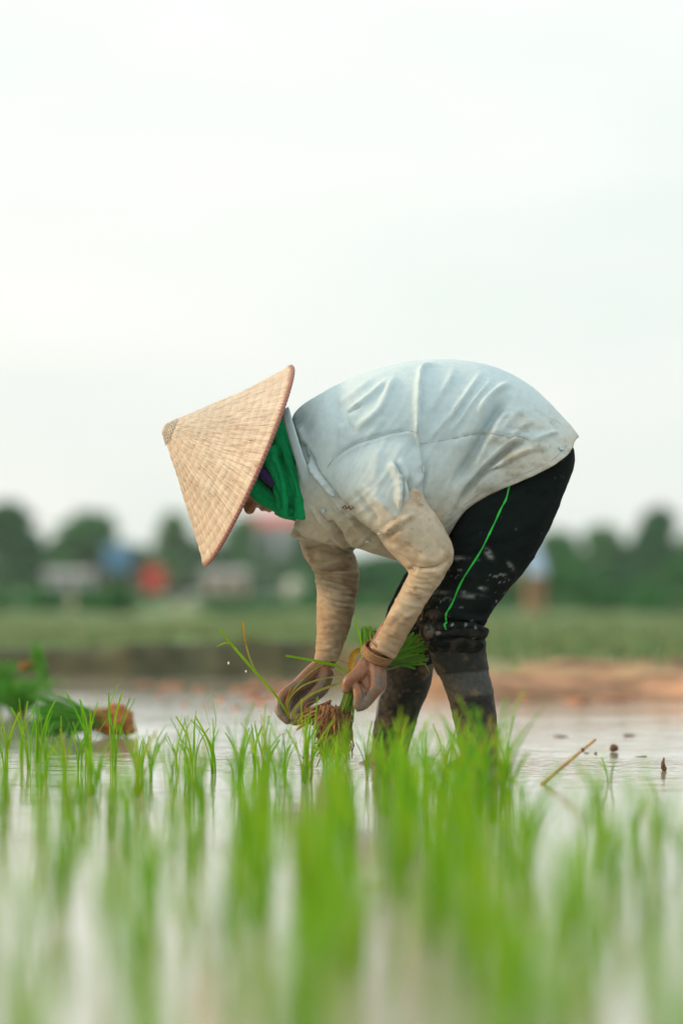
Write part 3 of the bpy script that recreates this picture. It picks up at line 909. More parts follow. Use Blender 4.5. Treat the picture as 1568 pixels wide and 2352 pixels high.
SPEC = [
    # back pulls over the shoulder blade
    (z2((1480, 150), (1340, 185), (1300, 330), (1285, 520), (1285, 720), (1295, 900)), .0105, 7, 'ridge'),
    (z2((1335, 200), (1318, 400), (1300, 600), (1293, 760), (1306, 950), (1305, 1180), (1250, 1320)), .0060, 5, 'step'),
    (z2((1040, 270), (900, 390), (760, 500), (630, 600)), .0060, 7),
    (z2((1100, 250), (1030, 360), (950, 540), (840, 650), (700, 750)), .0080, 10),
    (z2((900, 270), (760, 370), (640, 460), (560, 520)), .0040, 9),
    (z2((960, 640), (930, 720), (860, 820)), .0035, 9),
    (z2((770, 520), (700, 565), (630, 605)), .0055, 4, 'valley'),
    (z2((600, 690), (590, 800), (570, 920)), .0030, 9),
    (z2((640, 600), (670, 700), (720, 800)), .0028, 4, 'valley'),
    # armhole seam
    (z2((450, 1110), (500, 1030), (560, 975), (620, 930), (720, 875), (830, 840), (1000, 790), (1180, 755), (1285, 775)), .0048, 4.5, 'valley'),
    (z2((470, 1130), (520, 1050), (640, 950), (840, 862), (1180, 778), (1270, 790)), .0028, 6, 'ridge'),
    # side seam
    (z3((0, 845), (180, 820), (380, 780), (610, 735), (740, 755), (850, 782), (920, 765), (1000, 790), (1100, 850)), .0034, 3.0, 'valley'),
    # flank pulls
    (z3((600, 140), (510, 280), (400, 440), (270, 600), (130, 760), (60, 860)), .0072, 7),
    (z3((330, 120), (270, 260), (160, 420), (60, 600)), .0042, 10),
    (z3((700, 210), (590, 350), (480, 480), (400, 600), (250, 790)), .0065, 7),
    (z3((890, 265), (780, 310), (690, 370), (610, 460), (540, 580)), .0085, 9),
    (z3((870, 380), (770, 480), (680, 610), (600, 760), (500, 950), (400, 1120), (270, 1280)), .0150, 15, 'valley'),
    (z3((860, 480), (770, 610), (680, 760), (560, 980), (470, 1130)), .0065, 10, 'ridge'),
    (z3((1000, 480), (880, 600), (760, 740), (640, 830)), .0045, 11),
    (z3((1090, 600), (960, 700), (860, 790)), .0045, 9),
    (z3((1060, 800), (960, 830), (850, 890), (740, 990), (650, 1070), (560, 1170), (480, 1270), (400, 1400), (320, 1520)), .0130, 9, 'valley'),
    (z3((1080, 760), (940, 800), (820, 870), (690, 990), (600, 1080), (500, 1210), (400, 1350)), .0080, 9, 'ridge'),
    (z3((1150, 900), (1000, 930), (850, 1010), (700, 1080), (610, 1120)), .0060, 6, 'step'),
    (z3((1340, 730), (1200, 770), (1080, 810)), .0060, 6),
    (z3((1250, 620), (1290, 670), (1330, 720)), .0050, 4, 'valley'),
    (z3((1150, 870), (1180, 960), (1210, 1050)), .0035, 4, 'valley'),
    (z3((150, 900), (100, 1100), (60, 1250), (20, 1400)), .0050, 12),
    # sleeve drape
    (z2((1060, 1040), (1080, 1110), (1125, 1220), (1130, 1400), (1125, 1580)), .0100, 7, 'step'),
    (z2((1200, 1180), (1215, 1260), (1250, 1350), (1280, 1410)), .0100, 9, 'valley'),
    (z2((1120, 1000), (1160, 1120), (1180, 1260), (1170, 1420)), .0075, 11, 'ridge'),
    (z2((1260, 900), (1290, 1050), (1290, 1180), (1240, 1300)), .0060, 10, 'ridge'),
    (z2((900, 1380), (990, 1460), (1060, 1540), (1110, 1590)), .0060, 8, 'ridge'),
    (z2((760, 1230), (860, 1330), (960, 1420), (1030, 1500)), .0040, 10, 'ridge'),
    (z2((700, 1300), (790, 1430), (880, 1540), (930, 1630)), .0050, 8, 'valley'),
    (z2((930, 900), (900, 1100), (880, 1280)), .0035, 16, 'ridge'),
    # placket and front edge
    (z2((260, 860), (330, 1080), (430, 1230), (560, 1390), (680, 1520), (760, 1620)), .0090, 6, 'step'),
    (z4((390, 0), (500, 100), (600, 190), (680, 260), (780, 300)), .0075, 7, 'step'),
    (z4((230, 60), (330, 190), (430, 300), (540, 420), (700, 490)), .0060, 6, 'step'),
    (z4((390, 200), (460, 290), (520, 400)), .0085, 7, 'valley'),
    (z4((60, 200), (180, 280), (300, 340), (480, 430)), .0070, 8, 'ridge'),
    (z4((540, 340), (640, 420), (760, 480), (900, 520)), .0060, 8, 'ridge'),
    (z4((150, 330), (260, 400), (420, 430)), .0070, 8, 'valley'),
    (z4((780, 290), (830, 350), (920, 440), (1040, 560)), .0050, 8, 'valley'),
    # collar side
    (z2((250, 860), (270, 960), (340, 1080)), .0060, 8, 'valley'),
    (z2((190, 700), (240, 830), (300, 990)), .0050, 10, 'ridge'),
]
V = folds(V, N, [(q[0], q[1] * (2.0 if len(q) > 3 and q[3] in ('valley', 'step') and q[2] > 5 else 1.35), q[2] * .82, *q[3:]) for q in SPEC])
N = normals(V, F)
Q = proj(V)
V = wrinkles(V, N, (-.5, .85), 24, 170, .0045, 141, sstep(880, 960, Q[:, 1]) * .9 + .1, .30)
V = wrinkles(V, N, (-.8, .6), 13, 90, .0042, 151, sstep(1060, 1160, Q[:, 1]), .30)
N = normals(V, F)
wr = (fbm(V * np.array([14, 14, 14]), 2, 41) - .5) * .005 + (fbm(V * 45, 2, 44) - .5) * .0018
V = V + N * wr[:, None]
V = relax(V, F, 1, .35)
# hem: cut the cloth along the hem line; open the sleeves and the neck
Q = proj(V)
hem = catmull([(1420, 960), (1330, 1004), (1312, 1036), (1276, 1069), (1230, 1093), (1170, 1118), (1110, 1146), (1070, 1174), (1046, 1206), (1022, 1252), (1000, 1330)], 8)
d, sg, t = seg_dist(Q, hem)
keep = ~(sg * d < -0.5)
def beyond(a, b):   # right-hand side of the directed line a->b
    return ((b[0] - a[0]) * (Q[:, 1] - a[1]) - (b[1] - a[1]) * (Q[:, 0] - a[0])) > 0
near_cut = beyond((968, 1151), (868, 1229)) 
if (Q[keep, 0] > 1330).mean() > .3:
    keep = ~(sg * d > 0.5)
cut_n = (V[:, 1] < -.09) & (Q[:, 0] > 850) & (Q[:, 0] < 985) & (Q[:, 1] > 1145) & (((Q[:, 0] - 866) * (1153 - 1229) - (Q[:, 1] - 1229) * (966 - 866)) < 0) & (np.hypot(Q[:, 0] - 918, Q[:, 1] - 1198) < 80) & (N[:, 1] > -2)
fk = keep[F].all(1)
F = F[fk]
used = np.unique(F); remap = -np.ones(len(V), int); remap[used] = np.arange(len(used))
V, N, Q = V[used], N[used], Q[used]; F = remap[F]
def smooth_border(V, F, it):
    e = {}
    for f in F.tolist():
        for k in range(4):
            a, b = f[k], f[(k + 1) % 4]
            key = (a, b) if a < b else (b, a); e[key] = e.get(key, 0) + 1
    B = np.array([k for k, c in e.items() if c == 1])
    for _ in range(it):
        sm_ = np.zeros_like(V); c = np.zeros(len(V))
        np.add.at(sm_, B[:, 0], V[B[:, 1]]); np.add.at(c, B[:, 0], 1)
        np.add.at(sm_, B[:, 1], V[B[:, 0]]); np.add.at(c, B[:, 1], 1)
        m = c >= 2
        V[m] = .5 * V[m] + .5 * sm_[m] / c[m][:, None]
    return V
V = smooth_border(V, F, 30); N = normals(V, F); Q = proj(V)
nz = fbm(V * 24, 4, 51); nzf = fbm(V * 75, 4, 52); spk = fbm(V * 170, 2, 53)
base = np.array([0.445, 0.568, 0.615])[None] * (0.96 + 0.08 * nz[:, None])
tan = np.array([0.47, 0.395, 0.275])[None] * (0.8 + 0.4 * nzf[:, None])
earth = np.array([0.20, 0.16, 0.085])[None] * (0.7 + 0.6 * nzf[:, None])
# dirt that has soaked into the lower edge, the belly and the cuffs
dh, _, _ = seg_dist(Q, hem)
belly = sstep(1110, 1230, Q[:, 1] - 0.10 * (Q[:, 0] - 900) * (Q[:, 0] < 900) + 35 * (nz - .5) * 2)
flank = np.exp(-((Q[:, 0] - 1190) / 95) ** 2 - ((Q[:, 1] - 1010) / 75) ** 2)
hemd = np.exp(-dh / 55.0)
a = np.clip(0.9 * belly * (Q[:, 0] < 1020) + .60 * flank * sstep(.25, .75, nz) + .75 * hemd * sstep(.15, .7, nz + .1), 0, 1)[:, None]
lo = (np.clip(sstep(960, 1180, Q[:, 1]), 0, 1) * .22)[:, None]
col = base * (1 - lo) + tan * lo
col = col * (1 - a * .8) + tan * a * .8
st = (sstep(.50, .72, fbm(V * np.array([26, 60, 60]), 4, 57)) * (hemd + .8 * flank) * .42 + sstep(.68, .78, spk) * (.35 * hemd + .35 * flank + .1 * belly)).clip(0, .6)[:, None]
for (x, y, r, s_) in [(1168, 1060, 16, .8), (1176, 1052, 9, .8), (1092, 1118, 10, .6), (1163, 1100, 7, .7), (1118, 1112, 8, .6), (1195, 955, 12, .5), (1300, 1015, 9, .5)]:
    st = np.maximum(st, (s_ * np.exp(-((Q[:, 0] - x) ** 2 + (Q[:, 1] - y) ** 2) / r ** 2) * sstep(.35, .6, nzf))[:, None])
col = col * (1 - st) + earth * st
shirt = obj('shirt', V, F, M['cloth'], person, col=col, label='white cotton shirt stained brown along its hem')
sm = shirt.modifiers.new('thickness', 'SOLIDIFY'); sm.thickness = .0022; sm.offset = -1
SV, SN, SQ = V, normals(V, F), Q

def boundary_chain(V, F, want):
    e = {}
    for f in F:
        for k in range(4):
            a, b = int(f[k]), int(f[(k + 1) % 4])
            key = (min(a, b), max(a, b)); e[key] = e.get(key, 0) + 1
    adj = {}
    for (a, b), c in e.items():
        if c == 1 and want(a) and want(b):
            adj.setdefault(a, []).append(b); adj.setdefault(b, []).append(a)
    seen, chains = set(), []
    for s0 in sorted(adj, key=lambda k: len(adj[k])):
        if s0 in seen: continue
        c = [s0]; seen.add(s0)
        while True:
            nx = [q for q in adj[c[-1]] if q not in seen]
            if not nx: break
            c.append(nx[0]); seen.add(nx[0])
        chains.append(c)
    return chains

def surf_line(pts, V, N, Q, n, lift=.0012):
    ln = catmull(pts, max(2, n // len(pts)))
    P = []
    for q in ln:
        p, nn_ = snap(V, N, q[0], q[1], Q)
        P.append(p + nn_ * lift)
    P = np.array(P)
    P2 = P.copy(); P2[1:-1] = (P[:-2] + P[1:-1] * 2 + P[2:]) / 4
    return P2

def disc_on(name, px, py, r, m, parent, V, N, Q):
    p, n = snap(V, N, px, py, Q)
    a, b = frame_of(n)
    prof = [(0, .0022), (r * .45, .0020), (r * .62, .0034), (r * .88, .0036), (r, .0022), (r, -.001)]
    th = np.linspace(0, 2 * math.pi, 18, endpoint=False)
    rings = [p[None] + n[None] * (h + .001) + max(q, 1e-5) * (np.cos(th)[:, None] * a + np.sin(th)[:, None] * b) for q, h in prof]
    o = obj(name, *ring_loft(rings), m, parent)
    hg = Geo()
    for k in range(4):
        c = p + n * .0036 + (a * math.cos(k * 1.57 + .8) + b * math.sin(k * 1.57 + .8)) * r * .25
        hg.add(*ball(c, r * .12, 8, 6))
    # thread through the four holes: same part level, tiny
    V_, F_ = hg.arr()
    o2 = o.data
    return o
for (x, y) in [(743, 1172), (845, 1244), (1287, 1030), (762, 1137)]:
    disc_on('button', x, y, .0056 if x != 762 else .004, M['button'], shirt, SV, SN, SQ)
# collar: a band standing round the neck with its leaf folded over
CV, CF = [], []
nC, nR = 48, 9
for i in range(nC + 1):
    t = i / nC
    ang = -0.05 + t * (2 * math.pi - 0.35)             # from the throat, near side, round the nape and back
    # ring in the plane through nape (659,962) and throat (708,1128)
    top, bot = at(655, 950, 0), at(712, 1142, 0)
    c = (top + bot) / 2; uu = (bot - top) / 2; ww = np.array((0, -.134, 0))
    dirn = np.array((-.967, 0, -.255))
    ca_, sa_ = math.cos(ang), math.sin(ang)
    p = c + uu * math.copysign(abs(ca_) ** .6, ca_) + ww * math.copysign(abs(sa_) ** .6, sa_)
    lw = .55 + .45 * max(0, ca_)
    out = (p - c) / np.linalg.norm(p - c)
    for j in range(nR):
        f = j / (nR - 1)
        if f < .45:       # stand, rising towards the head
            q = p - dirn * .010 + dirn * .020 * (f / .45) + out * .001
        else:             # leaf folded outwards and down
            h = (f - .45) / .55
            q = p + dirn * (.010 - .038 * h * lw) + out * (.003 + .009 * math.sin(h * 1.6) + .0035 * h * math.sin(t * 31))
        CV.append(q + out * .002 * math.sin(9 * t + 2 * f))
for i in range(nC):
    for j in range(nR - 1):
        k = i * nR + j
        CF.append((k, k + 1, k + nR + 1, k + nR))
CV = np.array(CV)
cc = np.array([[.42, .54, .60]]) * (.95 + .1 * fbm(CV * 40, 3, 3)[:, None])
collar = obj('collar', CV, CF, M['cloth'], shirt, col=cc)
sm = collar.modifiers.new('thickness', 'SOLIDIFY'); sm.thickness = .0022
# embroidered mark on the chest
g = Geo()
g.add(*tube(surf_line([(868, 1226), (890, 1222), (920, 1203), (946, 1178), (966, 1155)], SV, SN, SQ, 40, .0005), .0022, 8))
g.add(*tube(surf_line([(860, 1216), (884, 1211), (912, 1193), (938, 1168), (962, 1143)], SV, SN, SQ, 40, -.0004), .0010, 6))
obj('cuff_hem', *g.arr(), mat('hem_cloth', (.40, .42, .39), rough=.9, var=.2, scale=150), shirt)
g = Geo()
for pts in ([(788, 1166), (794, 1160), (797, 1168), (802, 1162)], [(792, 1169), (800, 1165), (806, 1169)], [(802, 1162), (805, 1170), (812, 1165)], [(790, 1163), (786, 1167)]):
    g.add(*tube(surf_line(pts, SV, SN, SQ, 16, .001), .0011, 6))
obj('embroidery', *g.arr(), M['embroid'], shirt)
# stitching along the armhole, side seam and hem
g = Geo()
for off in (9,):
    g.add(*tube(surf_line([(1300, 1030 - off), (1272, 1062 - off), (1230, 1085 - off), (1170, 1110 - off), (1110, 1138 - off), (1066, 1168 - off)], SV, SN, SQ, 60, -.0003), .0008, 5))
for pts in (z2((450, 1105), (500, 1030), (560, 975), (620, 930), (720, 875), (830, 840), (1000, 790), (1180, 755), (1285, 775)),
            z3((0, 845), (180, 820), (380, 780), (610, 735), (740, 755), (850, 782), (920, 765), (1000, 790), (1100, 850))):
    g.add(*tube(surf_line(pts, SV, SN, SQ, 60, -.0004), .0008, 5))
obj('seam', *g.arr(), mat('seam_thread', (.34, .38, .38), rough=.9), shirt)

# ------------------------------------------------------------------ arm sleeves (tan under-sleeves)
def sleeve(name, st, specs, seed, label, rings_px, wdir=(1, .1), wh=.0035):
    g = Geo(); g.add(*outline_loft(st, 44, 8, 2.1))
    V, F = solve(g, .0031, 4, .5); F = np.asarray(F)
    N = normals(V, F)
    V = folds(V, N, [(q[0], q[1] * 1.3, *q[2:]) for q in specs], default_taper=.3)
    N = normals(V, F)
    V = wrinkles(V, N, wdir, 10, 60, wh, seed + 7, None, .25)
    V = V + N * ((fbm(V * 30, 3, seed) - .5) * .004)[:, None]
    V = relax(V, F, 1, .3)
    Q = proj(V)
    nz = fbm(V * 26, 4, seed + 1); nf = fbm(V * 90, 3, seed + 2)
    c = np.array([[.475, .385, .275]]) * (.86 + .28 * nz[:, None])
    up = (1 - sstep(1215, 1330, Q[:, 1]))[:, None] * .6
    c = c * (1 - up) + np.array([[.46, .425, .35]]) * (.9 + .2 * nz[:, None]) * up
    br = np.array([[.27, .175, .095]])
    stn = sstep(.50, .70, nz + .25 * np.exp(-((Q[:, 1] - rings_px) / 60) ** 2))[:, None] * .6
    c = c * (1 - stn) + br * stn
    sp = sstep(.68, .78, nf)[:, None] * .5
    c = c * (1 - sp) + br * .6 * sp
    return obj(name, V, F, M['sleeve'], person, col=c, label=label), V, N, Q

def cross_folds(edgeL, edgeR, n, h, w, seed, lo=0.0, hi=1.0):
    r = random.Random(seed); out = []
    L_, R_ = catmull(edgeL, 10), catmull(edgeR, 10)
    for i in range(n):
        f = lo + (hi - lo) * (i + r.uniform(-.3, .3)) / n
        a = L_[int(np.clip(f * (len(L_) - 1), 0, len(L_) - 1))]; b = R_[int(np.clip((f + r.uniform(-.03, .03)) * (len(R_) - 1), 0, len(R_) - 1))]
        s0, s1 = r.uniform(-.1, .35), r.uniform(.65, 1.1)
        p, q = a + (b - a) * s0, a + (b - a) * s1
        m = (p + q) / 2 + np.array((r.uniform(-3, 3), r.uniform(2, 8)))
        out.append(([tuple(p), tuple(m), tuple(q)], h * r.uniform(.5, 1.3), w * r.uniform(.8, 1.3), 'ridge'))
    return out
nl = [(868, 1228), (890, 1262), (926, 1298), (940, 1312), (926, 1340), (908, 1375), (890, 1415), (868, 1455), (848, 1487)]
nr = [(986, 1160), (1012, 1206), (1038, 1256), (1040, 1284), (1010, 1340), (968, 1398), (946, 1440), (925, 1478), (905, 1515)]
sp = [
    (z4((870, 330), (950, 250), (1060, 190), (1180, 130)), .0050, 7, 'ridge'),
    (z4((860, 400), (930, 330), (1020, 260)), .0060, 7, 'valley'),
    (z4((1290, 100), (1310, 220), (1360, 330), (1440, 420)), .0040, 9, 'ridge'),
    (z4((1090, 600), (1200, 640), (1330, 625), (1450, 560)), .0080, 6, 'step'),
    (z4((1080, 640), (1200, 690), (1320, 670), (1420, 620)), .0060, 6, 'ridge'),
    (z4((1060, 690), (1180, 735), (1300, 715), (1390, 660)), .0055, 5, 'ridge'),
    (z4((1050, 740), (1150, 780), (1270, 765), (1350, 715)), .0045, 5, 'ridge'),
    (z4((1040, 790), (1130, 825), (1230, 815), (1310, 770)), .0040, 5, 'ridge'),
    (z4((1095, 610), (1140, 640), (1180, 650)), .0080, 5, 'valley'),
    (z4((940, 1220), (1050, 1100), (1160, 950)), .0035, 9, 'ridge'),
    (z4((990, 1180), (1080, 1080), (1180, 990)), .0030, 6, 'valley'),
    (z4((900, 1150), (960, 1050), (1040, 930)), .0025, 9, 'ridge'),
    (z4((1200, 500), (1300, 560), (1470, 480)), .0040, 9, 'ridge'),
] + cross_folds(nl[4:], nr[4:], 12, .0030, 4.5, 5)
sl_near, NV, NN, NQ = sleeve('arm_sleeve', [
    (846, 1190, 958, 1112, -.178, .055), (860, 1220, 976, 1146, -.187, .066), (876, 1246, 1000, 1182, -.189, .066), (898, 1272, 1020, 1214, -.189, .060), (925, 1298, 1038, 1254, -.188, .057),
    (938, 1316, 1040, 1285, -.186, .050), (928, 1338, 1016, 1330, -.182, .044), (909, 1374, 972, 1396, -.172, .036), (890, 1414, 947, 1440, -.160, .032), (868, 1455, 926, 1478, -.147, .0305), (853, 1480, 909, 1508, -.139, .031), (849, 1487, 905, 1515, -.137, .0255)],
    sp, 61, 'tan muddy sleeve of the nearer bent arm', 1480, (.83, .4), .0040)
fl = [(684, 1247), (700, 1284), (720, 1304), (722, 1326), (727, 1359), (727, 1404), (727, 1469), (722, 1515)]
fr = [(809, 1255), (820, 1284), (824, 1315), (822, 1359), (815, 1393), (807, 1430), (795, 1469), (777, 1512)]
sp = cross_folds(fl[2:], fr[2:], 26, .0075, 3.4, 9, 0, .55) + cross_folds(fl[2:], fr[2:], 10, .0035, 4, 11, .5, 1) + [
    (z4((160, 520), (300, 600), (450, 560), (640, 480)), .007, 10, 'ridge'), (z4((120, 400), (280, 470), (430, 500)), .005, 9, 'ridge'),
    (z4((250, 620), (400, 650), (640, 600)), .006, 5, 'valley')]
sl_far, FV, FN, FQ = sleeve('arm_sleeve', [
    (692, 1200, 815, 1205, .135, .058), (688, 1240, 808, 1252, .134, .058), (696, 1278, 819, 1284, .130, .058), (718, 1302, 824, 1314, .124, .052), (724, 1330, 824, 1334, .118, .048), (727, 1359, 821, 1359, .110, .045),
    (727, 1404, 813, 1404, .098, .041), (727, 1469, 795, 1469, .076, .034), (722, 1512, 777, 1515, .058, .0285), (722, 1517, 776, 1520, .057, .024)],
    sp, 71, 'tan muddy sleeve of the farther straight arm', 1440, (1, .12), .0042)

# twisted bands round the near wrist, one round the far wrist
def band(pc, axis_px, r_in, r_t, Y, turns, parent, m, seed, name='wristband'):
    c = at(*pc, Y); a = at(pc[0] + axis_px[0], pc[1] + axis_px[1], Y + axis_px[2]) - c; a /= np.linalg.norm(a)
    e1, e2 = frame_of(a); r = random.Random(seed)
    ph = [r.uniform(0, 6.28) for _ in range(4)]
    P = []
    for i in range(48 * turns + 1):
        t = 2 * math.pi * i / 48
        off = a * (.004 * math.sin(t * .5 + ph[0]) + .0035 * math.sin(t + ph[1]) + .0025 * (i / 48))
        P.append(c + (e1 * math.cos(t) + e2 * math.sin(t)) * (r_in + .0012 * math.sin(2 * t + ph[2])) + off)
    return obj(name, *tube(P, r_t, 8), m, parent)
band((867, 1499), (-24, 38, .02), .0310, .0042, -.132, 3, person, M['strap'], 1)
band((870, 1494), (-24, 38, .02), .0335, .0035, -.133, 2, person, M['strap'], 2)
band((880, 1474), (-26, 32, .02), .0325, .0014, -.139, 1, person, M['strap'], 3)

# ------------------------------------------------------------------ trousers
def z6(*p): return [(816.7 + u * .25, 1347.5 + v * .25) for u, v in p]
g = Geo()
g.add(*outline_loft([(1120, 1075, 1296, 985, 0, .150), (1085, 1130, 1318, 1040, 0, .160), (1058, 1185, 1310, 1090, 0, .160), (1040, 1235, 1285, 1150, 0, .140)], 48, 6, 2.4))
g.add(*outline_loft([(1066, 1140, 1317, 1040, -.070, .090), (1040, 1205, 1308, 1096, -.080, .098), (1034, 1262, 1283, 1160, -.086, .098), (1020, 1325, 1244, 1245, -.088, .092), (990, 1378, 1205, 1312, -.088, .086),
                    (966, 1415, 1152, 1372, -.087, .078), (963, 1438, 1120, 1420, -.086, .070), (970, 1462, 1115, 1452, -.086, .068), (982, 1484, 1112, 1480, -.086, .066), (987, 1499, 1110, 1498, -.086, .064)], 48, 7, 2.3))
g.add(*outline_loft([(1066, 1140, 1300, 1050, .070, .090), (1000, 1235, 1262, 1180, .085, .095), (935, 1312, 1180, 1290, .09, .088), (897, 1385, 1080, 1385, .09, .078), (884, 1430, 1022, 1440, .09, .070), (884, 1475, 1005, 1485, .09, .066), (886, 1522, 998, 1526, .09, .062)], 44, 7, 2.3))
V, F = solve(g, .0042, 4, .5); F = np.asarray(F); N = normals(V, F)
sp = [
    (z6((620, 330), (760, 350), (900, 345), (1050, 355), (1160, 390), (1215, 440)), .0125, 10, 'step'),
    (z6((640, 420), (800, 440), (950, 415), (1080, 420), (1200, 470)), .0110, 9, 'ridge'),
    (z6((660, 520), (800, 500), (950, 500), (1080, 520), (1190, 560)), .0120, 8, 'ridge'),
    (z6((640, 380), (780, 400), (900, 385), (1060, 390), (1190, 430)), .0090, 5, 'valley'),
    (z6((650, 480), (790, 470), (950, 460), (1100, 480), (1200, 520)), .0100, 5, 'valley'),
    (z6((880, 260), (1000, 220), (1140, 160), (1290, 130)), .0045, 9, 'ridge'),
    (z6((860, 320), (1000, 290), (1120, 290), (1200, 310)), .0060, 8, 'ridge'),
    (z6((600, 200), (680, 260), (760, 330), (820, 420)), .0050, 8, 'ridge'),
    (z6((610, 290), (700, 330), (770, 400)), .0060, 7, 'valley'),
    (z6((600, 400), (680, 460), (760, 520)), .0060, 8, 'ridge'),
    (z6((950, 60), (1100, 90), (1250, 60)), .0030, 14, 'ridge'),
    ([(1080, 1180), (1160, 1150), (1240, 1110)], .0030, 14, 'ridge'), ([(1060, 1260), (1150, 1230), (1240, 1180)], .0030, 14, 'ridge'), ([(1290, 1080), (1262, 1150), (1230, 1220)], .0035, 13, 'ridge'),
    ([(1040, 1330), (1110, 1300), (1190, 1270)], .0030, 12, 'ridge'),
]
V = folds(V, N, [(q[0], q[1] * 1.5, *q[2:]) for q in sp], near=False); N = normals(V, F)
V = wrinkles(V, N, (.9, -.3), 18, 110, .0060, 161, None, .3)
Q = proj(V); V = wrinkles(V, N, (1, .12), 11, 60, .0085, 171, sstep(1380, 1425, Q[:, 1]), .2); N = normals(V, F)
V = V + N * ((fbm(V * 20, 3, 81) - .5) * .007 + (fbm(V * 60, 2, 82) - .5) * .0015)[:, None]
V = relax(V, F, 1, .3); N = normals(V, F)
Q = proj(V)
nz = fbm(V * 22, 4, 83); spl = fbm(V * np.array([75, 75, 130]), 3, 84); spl2 = fbm(V * 210, 2, 85)
col = np.array([[.0045, .0085, .0088]]) * (.75 + .5 * nz[:, None])
low = sstep(1240, 1390, Q[:, 1])
mw_ = (sstep(1400, 1500, Q[:, 1] + 70 * (nz - .5)) * .45 * sstep(.42, .62, fbm(V * 50, 4, 88)) + sstep(.5, .75, nz) * .06 * low)[:, None]
col = col * (1 - mw_) + np.array([[.075, .060, .045]]) * mw_
a = (np.maximum(sstep(.70, .76, fbm(V * np.array([45, 60, 120]) + V[:, [2]] * 30, 3, 84)) * low * .75, sstep(.80, .85, spl2) * (.2 + .8 * low) * .6)).clip(0, 1)[:, None]
wht = np.array([[.36, .39, .38]]); brn = np.array([[.17, .105, .06]])
knee = np.exp(-((Q[:, 0] - 975) / 28) ** 2 - ((Q[:, 1] - 1440) / 45) ** 2)[:, None]
col = col * (1 - a) + (wht * (1 - knee) + brn * knee * 1.6) * a
kd = (knee * sstep(.50, .62, fbm(V * 60, 3, 86))[:, None]).clip(0, 1)
col = col * (1 - kd) + brn * kd
for (x, y, rx, ry, s_) in [(1122, 1272, 6, 10, .9), (1047, 1282, 16, 4, .7), (1085, 1370, 22, 4, .5), (1108, 1352, 8, 4, .5), (1065, 1362, 6, 4, .6), (985, 1445, 12, 9, .6), (1172, 1300, 5, 8, .4), (1010, 1360, 18, 4, .5), (1020, 1376, 14, 4, .5)]:
    s2 = (s_ * np.exp(-((Q[:, 0] - x + (y - Q[:, 1]) * .5) / rx) ** 2 - ((Q[:, 1] - y) / ry) ** 2) * sstep(.3, .55, spl))[:, None]
    col = col * (1 - s2) + wht * s2
trous = obj('trousers', V, F, M['trouser'], person, col=col, label='black mud splashed trousers with a green side seam')
TV, TN, TQ = V, N, Q
pl = [(1168, 1112), (1160, 1145), (1150, 1168), (1130, 1212), (1100, 1270), (1060, 1335), (1036, 1385), (1024, 1408), (1023, 1420), (1027, 1430), (1020, 1434), (1022, 1446)]
P = surf_line([(x + 1.6 * math.sin(y * .21) + .9 * math.sin(y * .5), y) for x, y in pl], TV, TN, TQ, 90, .0003)
obj('piping', *tube(P, list(.0019 + .0005 * np.sin(np.arange(len(P)) * .9)), 8), M['piping'], trous)

# ------------------------------------------------------------------ wading socks
def sock(st, yy, label, seed, band_px=None):
    g = Geo(); g.add(*outline_loft(st, 44, 7, 2.15))
    x = st[-1][0] * .5 + st[-1][2] * .5
    limb(g, [(x, 1748, yy, .043), (x - 26, 1772, yy, .038), (x - 56, 1781, yy, .031), (x - 80, 1789, yy, .021)], 14)
    V, F = solve(g, .0040, 4, .5); F = np.asarray(F); N = normals(V, F)
    Q = proj(V)
    V = V + N * ((fbm(V * 26, 3, seed) - .5) * .006 + (fbm(V * 110, 2, seed + 1) - .5) * .0022 * sstep(1560, 1660, Q[:, 1]))[:, None]
    if band_px:
        e0 = sstep(band_px[0] - 3, band_px[0] + 3, Q[:, 1] + (Q[:, 0] - 1060) * .1) ; e1 = sstep(band_px[1] - 3, band_px[1] + 3, Q[:, 1] + (Q[:, 0] - 1060) * .1)
        V = V + N * (.0022 * (1 - e0))[:, None] - N * (.0012 * (e1))[:, None]
    nz = fbm(V * 20, 4, seed + 2); nf = fbm(V * 80, 4, seed + 3); sp_ = fbm(V * 240, 2, seed + 4)
    col = np.array([[.011, .0145, .0145]]) * (.7 + .6 * nz[:, None])
    if band_px:
        bb = (e0 * (1 - e1))[:, None]
        col = col * (1 - bb) + np.array([[.050, .055, .053]]) * (.85 + .3 * nf[:, None]) * bb
    fr = sstep(.1, .8, -N[:, 0])
    md = (sstep(1600, 1730, Q[:, 1] + 220 * (nz - .5)) * .75 + .04 + .5 * sstep(.56, .66, fbm(V * 42, 4, seed + 9)) * sstep(.3, .6, nz) + .65 * fr * sstep(.25, .70, nf) * sstep(1500, 1600, Q[:, 1]) + .12 * sstep(.45, .75, nz) + .3 * sstep(.78, .84, sp_)).clip(0, .92)[:, None]
    mudc = np.array([[.165, .112, .066]]) * (.55 + .9 * nf[:, None])
    col = col * (1 - md) + mudc * md
    return obj('wading_sock', V, F, M['sock'], person, col=col, label=label)
sock([(985, 1470, 1113, 1470, -.086, .058), (988, 1497, 1113, 1497, -.086, .060), (1000, 1535, 1122, 1540, -.086, .060), (1017, 1572, 1132, 1582, -.086, .058), (1031, 1620, 1140, 1635, -.086, .055), (1043, 1665, 1143, 1680, -.086, .051), (1054, 1705, 1142, 1720, -.086, .046), (1062, 1752, 1138, 1762, -.086, .042)], -.086,
     'dark muddy wading sock with a paler band on the nearer leg', 90, (1545, 1602))
sock([(886, 1480, 1003, 1480, .09, .058), (884, 1530, 996, 1532, .09, .060), (878, 1582, 988, 1575, .09, .058), (865, 1628, 968, 1625, .09, .055), (858, 1672, 955, 1665, .09, .050), (854, 1705, 945, 1700, .09, .046), (852, 1750, 932, 1750, .09, .042)], .09,
     'dark sock caked with brown mud on the farther leg', 97)

